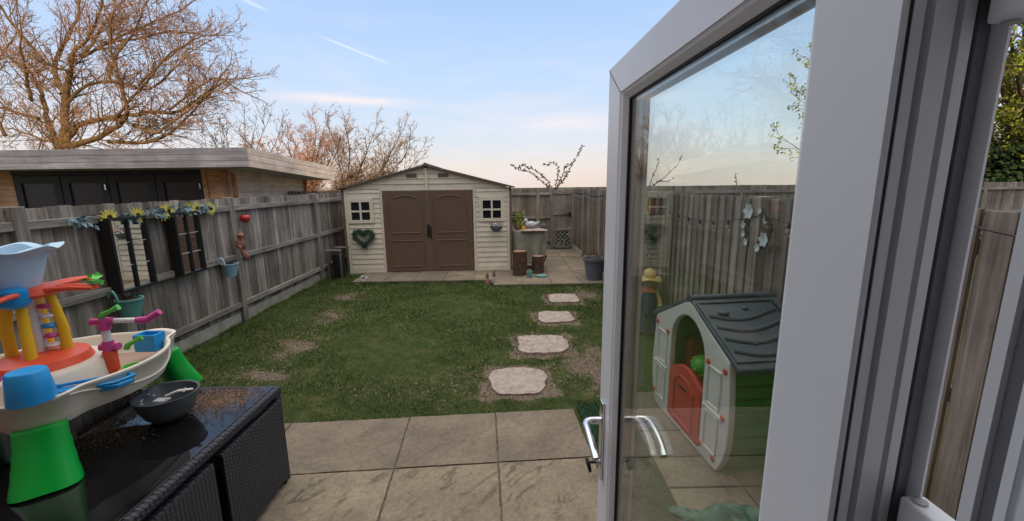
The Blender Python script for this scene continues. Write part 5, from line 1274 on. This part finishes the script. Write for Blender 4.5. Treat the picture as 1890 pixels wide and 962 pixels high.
# bare shrubby trees beyond the cabin and shed
PB_ = dict(seg=[.5, .24, .16, .12], wig=[.06, .08, .13, .18], up=[.05, .10, .10, .08], kids=[1, 2, 2, 1], pk=[.8, .5, .4, .5], ratio=[.5, .52, .55, .5], max=3, rmin=.009, dens=7.0, L0=1.25, thin=.75, bud=.035)
Yb = 20.0
def fan(px, py, tips, Y, r=.08):
    out_ = []
    for (tx, ty) in tips:
        b0 = W(px, py, Y); e = W(tx, ty, Y); mid = b0.lerp(e, .5) + Vector(((e.x - b0.x) * .10, 0, -abs(e.x - b0.x) * .12)); out_.append(([Vector((b0.x, Y, -.05)), b0, mid, e], r, .02, rg.uniform(-1.5, 1.5)))
    return out_
b_ = W(560, 350, Yb); b_.z = -.05
limbtree('bare_tree', 'reddish bare tree in the middle above the cabin end', 'tree', b_, fan(560, 350, [(500, 278), (520, 265), (545, 252), (565, 245), (585, 250), (605, 250), (625, 265), (480, 292), (470, 305), (535, 285), (590, 285)], Yb), rg, PB_, [M_bark2, M_twig2, M_twig2], buds=5)
b_ = W(640, 360, 19.0); b_.z = -.05
limbtree('bare_tree', 'grey brown bare tree fanning out to the right behind the shed roof', 'tree', b_, fan(640, 355, [(640, 272), (660, 266), (690, 262), (715, 265), (735, 272), (755, 288), (700, 300), (620, 295), (765, 308), (675, 300), (720, 308)], 19.0), rg, PB_, [M_bark2, M_twig3, M_twig3], buds=2)
b_ = W(440, 350, 22.0); b_.z = -.05
limbtree('bare_tree', 'pale bare tree low behind the right end of the oak crown', 'tree', b_, fan(440, 350, [(385, 262), (405, 258), (420, 255), (450, 250), (465, 262), (480, 255), (510, 258), (350, 272), (430, 282), (500, 285)], 22.0), rg, dict(PB_, dens=3.0, L0=1.4), [M_bark2, M_twig, M_twig], buds=1)
b_ = W(20, 350, 23.0); b_.z = -.05
limbtree('bare_tree', 'thin bare tree at the left edge behind the oak', 'tree', b_, fan(20, 350, [(-30, 240), (10, 235), (50, 240), (90, 245), (150, 250), (230, 252), (300, 255)], 23.0), rg, dict(PB_, dens=2.2, L0=1.4), [M_bark2, M_twig3, M_twig3], buds=2)
# leafy tree on the right
Yr = 14.5
b_ = Vector((17.6, Yr, -.05))
rl = []
for (tx, tz, ty) in ((11.5, 4.1, .3), (11.4, 3.2, -.5), (11.9, 5.0, .4), (11.3, 2.6, .2), (14.0, 7.6, -1), (14.5, 6.4, -2), (15.5, 9.0, 0), (17.4, 10, .5), (19.5, 9, -.5), (21, 6.5, 0), (15.5, 4.8, -2.4), (17, 6.0, -3), (18.5, 7.4, -2.4), (14.2, 3.9, -1.4), (19, 4.6, -2.8), (16.4, 3.6, -2.6), (16.5, 7.8, -1.8), (17.6, 3.3, -2.4), (15.8, 5.9, -3.0), (18.2, 5.4, -3.4), (17.4, 8.8, -2.0), (19.8, 7.8, -1.8)):
    zb = min(tz * .45, 2.6); rl.append(([b_.copy(), Vector((b_.x, Yr, zb)), Vector((b_.x, Yr, zb)).lerp(Vector((tx, Yr, tz)), .55) + Vector((0, 0, .4)), Vector((tx, Yr, tz))], .16, .03, ty))
limbtree('leafy_tree', 'sunlit yellow green leafy tree beyond the right fence', 'tree', b_, rl, rg, dict(PB_, dens=3.2, L0=1.8, max=3, bud=.085, leafy=True, seg=[.5, .34, .26, .2]), [M_bark2, M_twig3, M_lime_leaf], buds=4)
# dark hedge below it
def hedge(name, label, x0, x1, y, z0, z1, n, s, mats, d=.8):
    b = MB()
    for i in range(n):
        x = U(x0, x1); zt = z1 + .25 * math.sin(x * 1.7) + .15 * math.sin(x * 4.3); z = z0 + (zt - z0) * rnd() ** .7; yy = y + U(-d, d) * (1 - .3 * (z / zt)); p = Vector((x, yy, z))
        dd = Vector((U(-1, 1), U(-1, 1), U(-1, 1))).normalized() * s; e = dd.orthogonal().normalized() * s * .45; b.tone = U(.5, 1.7); b.mi = random.randrange(len(mats))
        b.add([p, p + dd * .5 + e, p + dd, p + dd * .5 - e], [(0, 1, 2, 3)])
    for k in range(int((x1 - x0) / .6)): b.tube([(x0 + k * .6, y, -.05), (x0 + k * .6 + U(-.2, .2), y, z1 * .8)], .03, 5)
    o = b.build(name, mats, origin=((x0 + x1) / 2, y, -.05), fixn=False); tag(o, label, name)
hedge('hedge', 'dark green hedge above the far fence at the right edge', 12.5, 19.5, 13.6, .2, 2.75, 15000, .16, [M_hedge])
hedge('hedge', 'green shrubbery at the far left edge beyond the cabin', -20, -13.4, 14.5, .2, 2.5, 9000, .16, [M_hedge, M_lime_leaf])
hedge('shrub', 'low shrub added to darken the gap behind the garden gate lattice', 1.2, 2.1, 12.7, .0, .9, 1500, .09, [M_hedge], .3)  # made-up shrub, put in to supply the dark behind the lattice
# arching sprays above the back fence
def spray(label, base, curves, leaf=.085, n=42):
    t = thing('arching_shrub', label, 'shrub', (base.x, base.y, -.05)); b = MB(); lb = MB()
    for c_ in curves:
        pts = [Vector((base.x, base.y, -.05))] + [base] + c_; k = len(pts); b.tube(pts, [.018] + [.014 - .009 * i / k for i in range(1, k)], 5)
        for i in range(1, k - 1):
            L = (pts[i + 1] - pts[i]).length
            for j in range(int(L * n)):
                q = rnd(); p = pts[i].lerp(pts[i + 1], q); d = Vector((U(-1, 1), U(-1, 1), U(-.6, 1))).normalized() * leaf * U(.6, 1.2); e = d.orthogonal().normalized() * leaf * .35
                lb.tone = U(.6, 1.5); lb.add([p, p + d * .5 + e, p + d, p + d * .5 - e], [(0, 1, 2, 3)])
    b.build('stems', M_bark2, t, world=True); lb.build('leaves', plain('shrub leaves', (.06, .05, .035), .7, .4, 20, .3), t, world=True, fixn=False)
Ys = 12.5
spray('arching leafy sprays rising over the fence right of the shed', W(1022, 356, Ys),
      [[W(1000, 335, Ys), W(978, 318, Ys), W(955, 312, Ys), W(942, 304, Ys)], [W(1012, 335, Ys), W(990, 315, Ys), W(965, 305, Ys), W(950, 312, Ys)], [W(1030, 325, Ys), W(1030, 308, Ys), W(1020, 301, Ys), W(1004, 305, Ys)],
       [W(1040, 320, Ys), W(1045, 304, Ys), W(1055, 306, Ys)], [W(1045, 325, Ys), W(1058, 300, Ys), W(1068, 284, Ys), W(1076, 268, Ys)]])
spray('thin twiggy sprays over the far fence seen through the door glass', W(1195, 352, Ys),
      [[W(1205, 325, Ys), W(1213, 308, Ys), W(1216, 292, Ys)], [W(1210, 340, Ys), W(1230, 325, Ys), W(1250, 305, Ys), W(1260, 288, Ys)], [W(1215, 335, Ys), W(1235, 335, Ys), W(1245, 328, Ys)]], .08, 22)
spray('single upright leafy shoot over the far fence, seen through the glass', W(1360, 350, Ys), [[W(1359, 335, Ys), W(1357, 320, Ys)]], .07, 40)
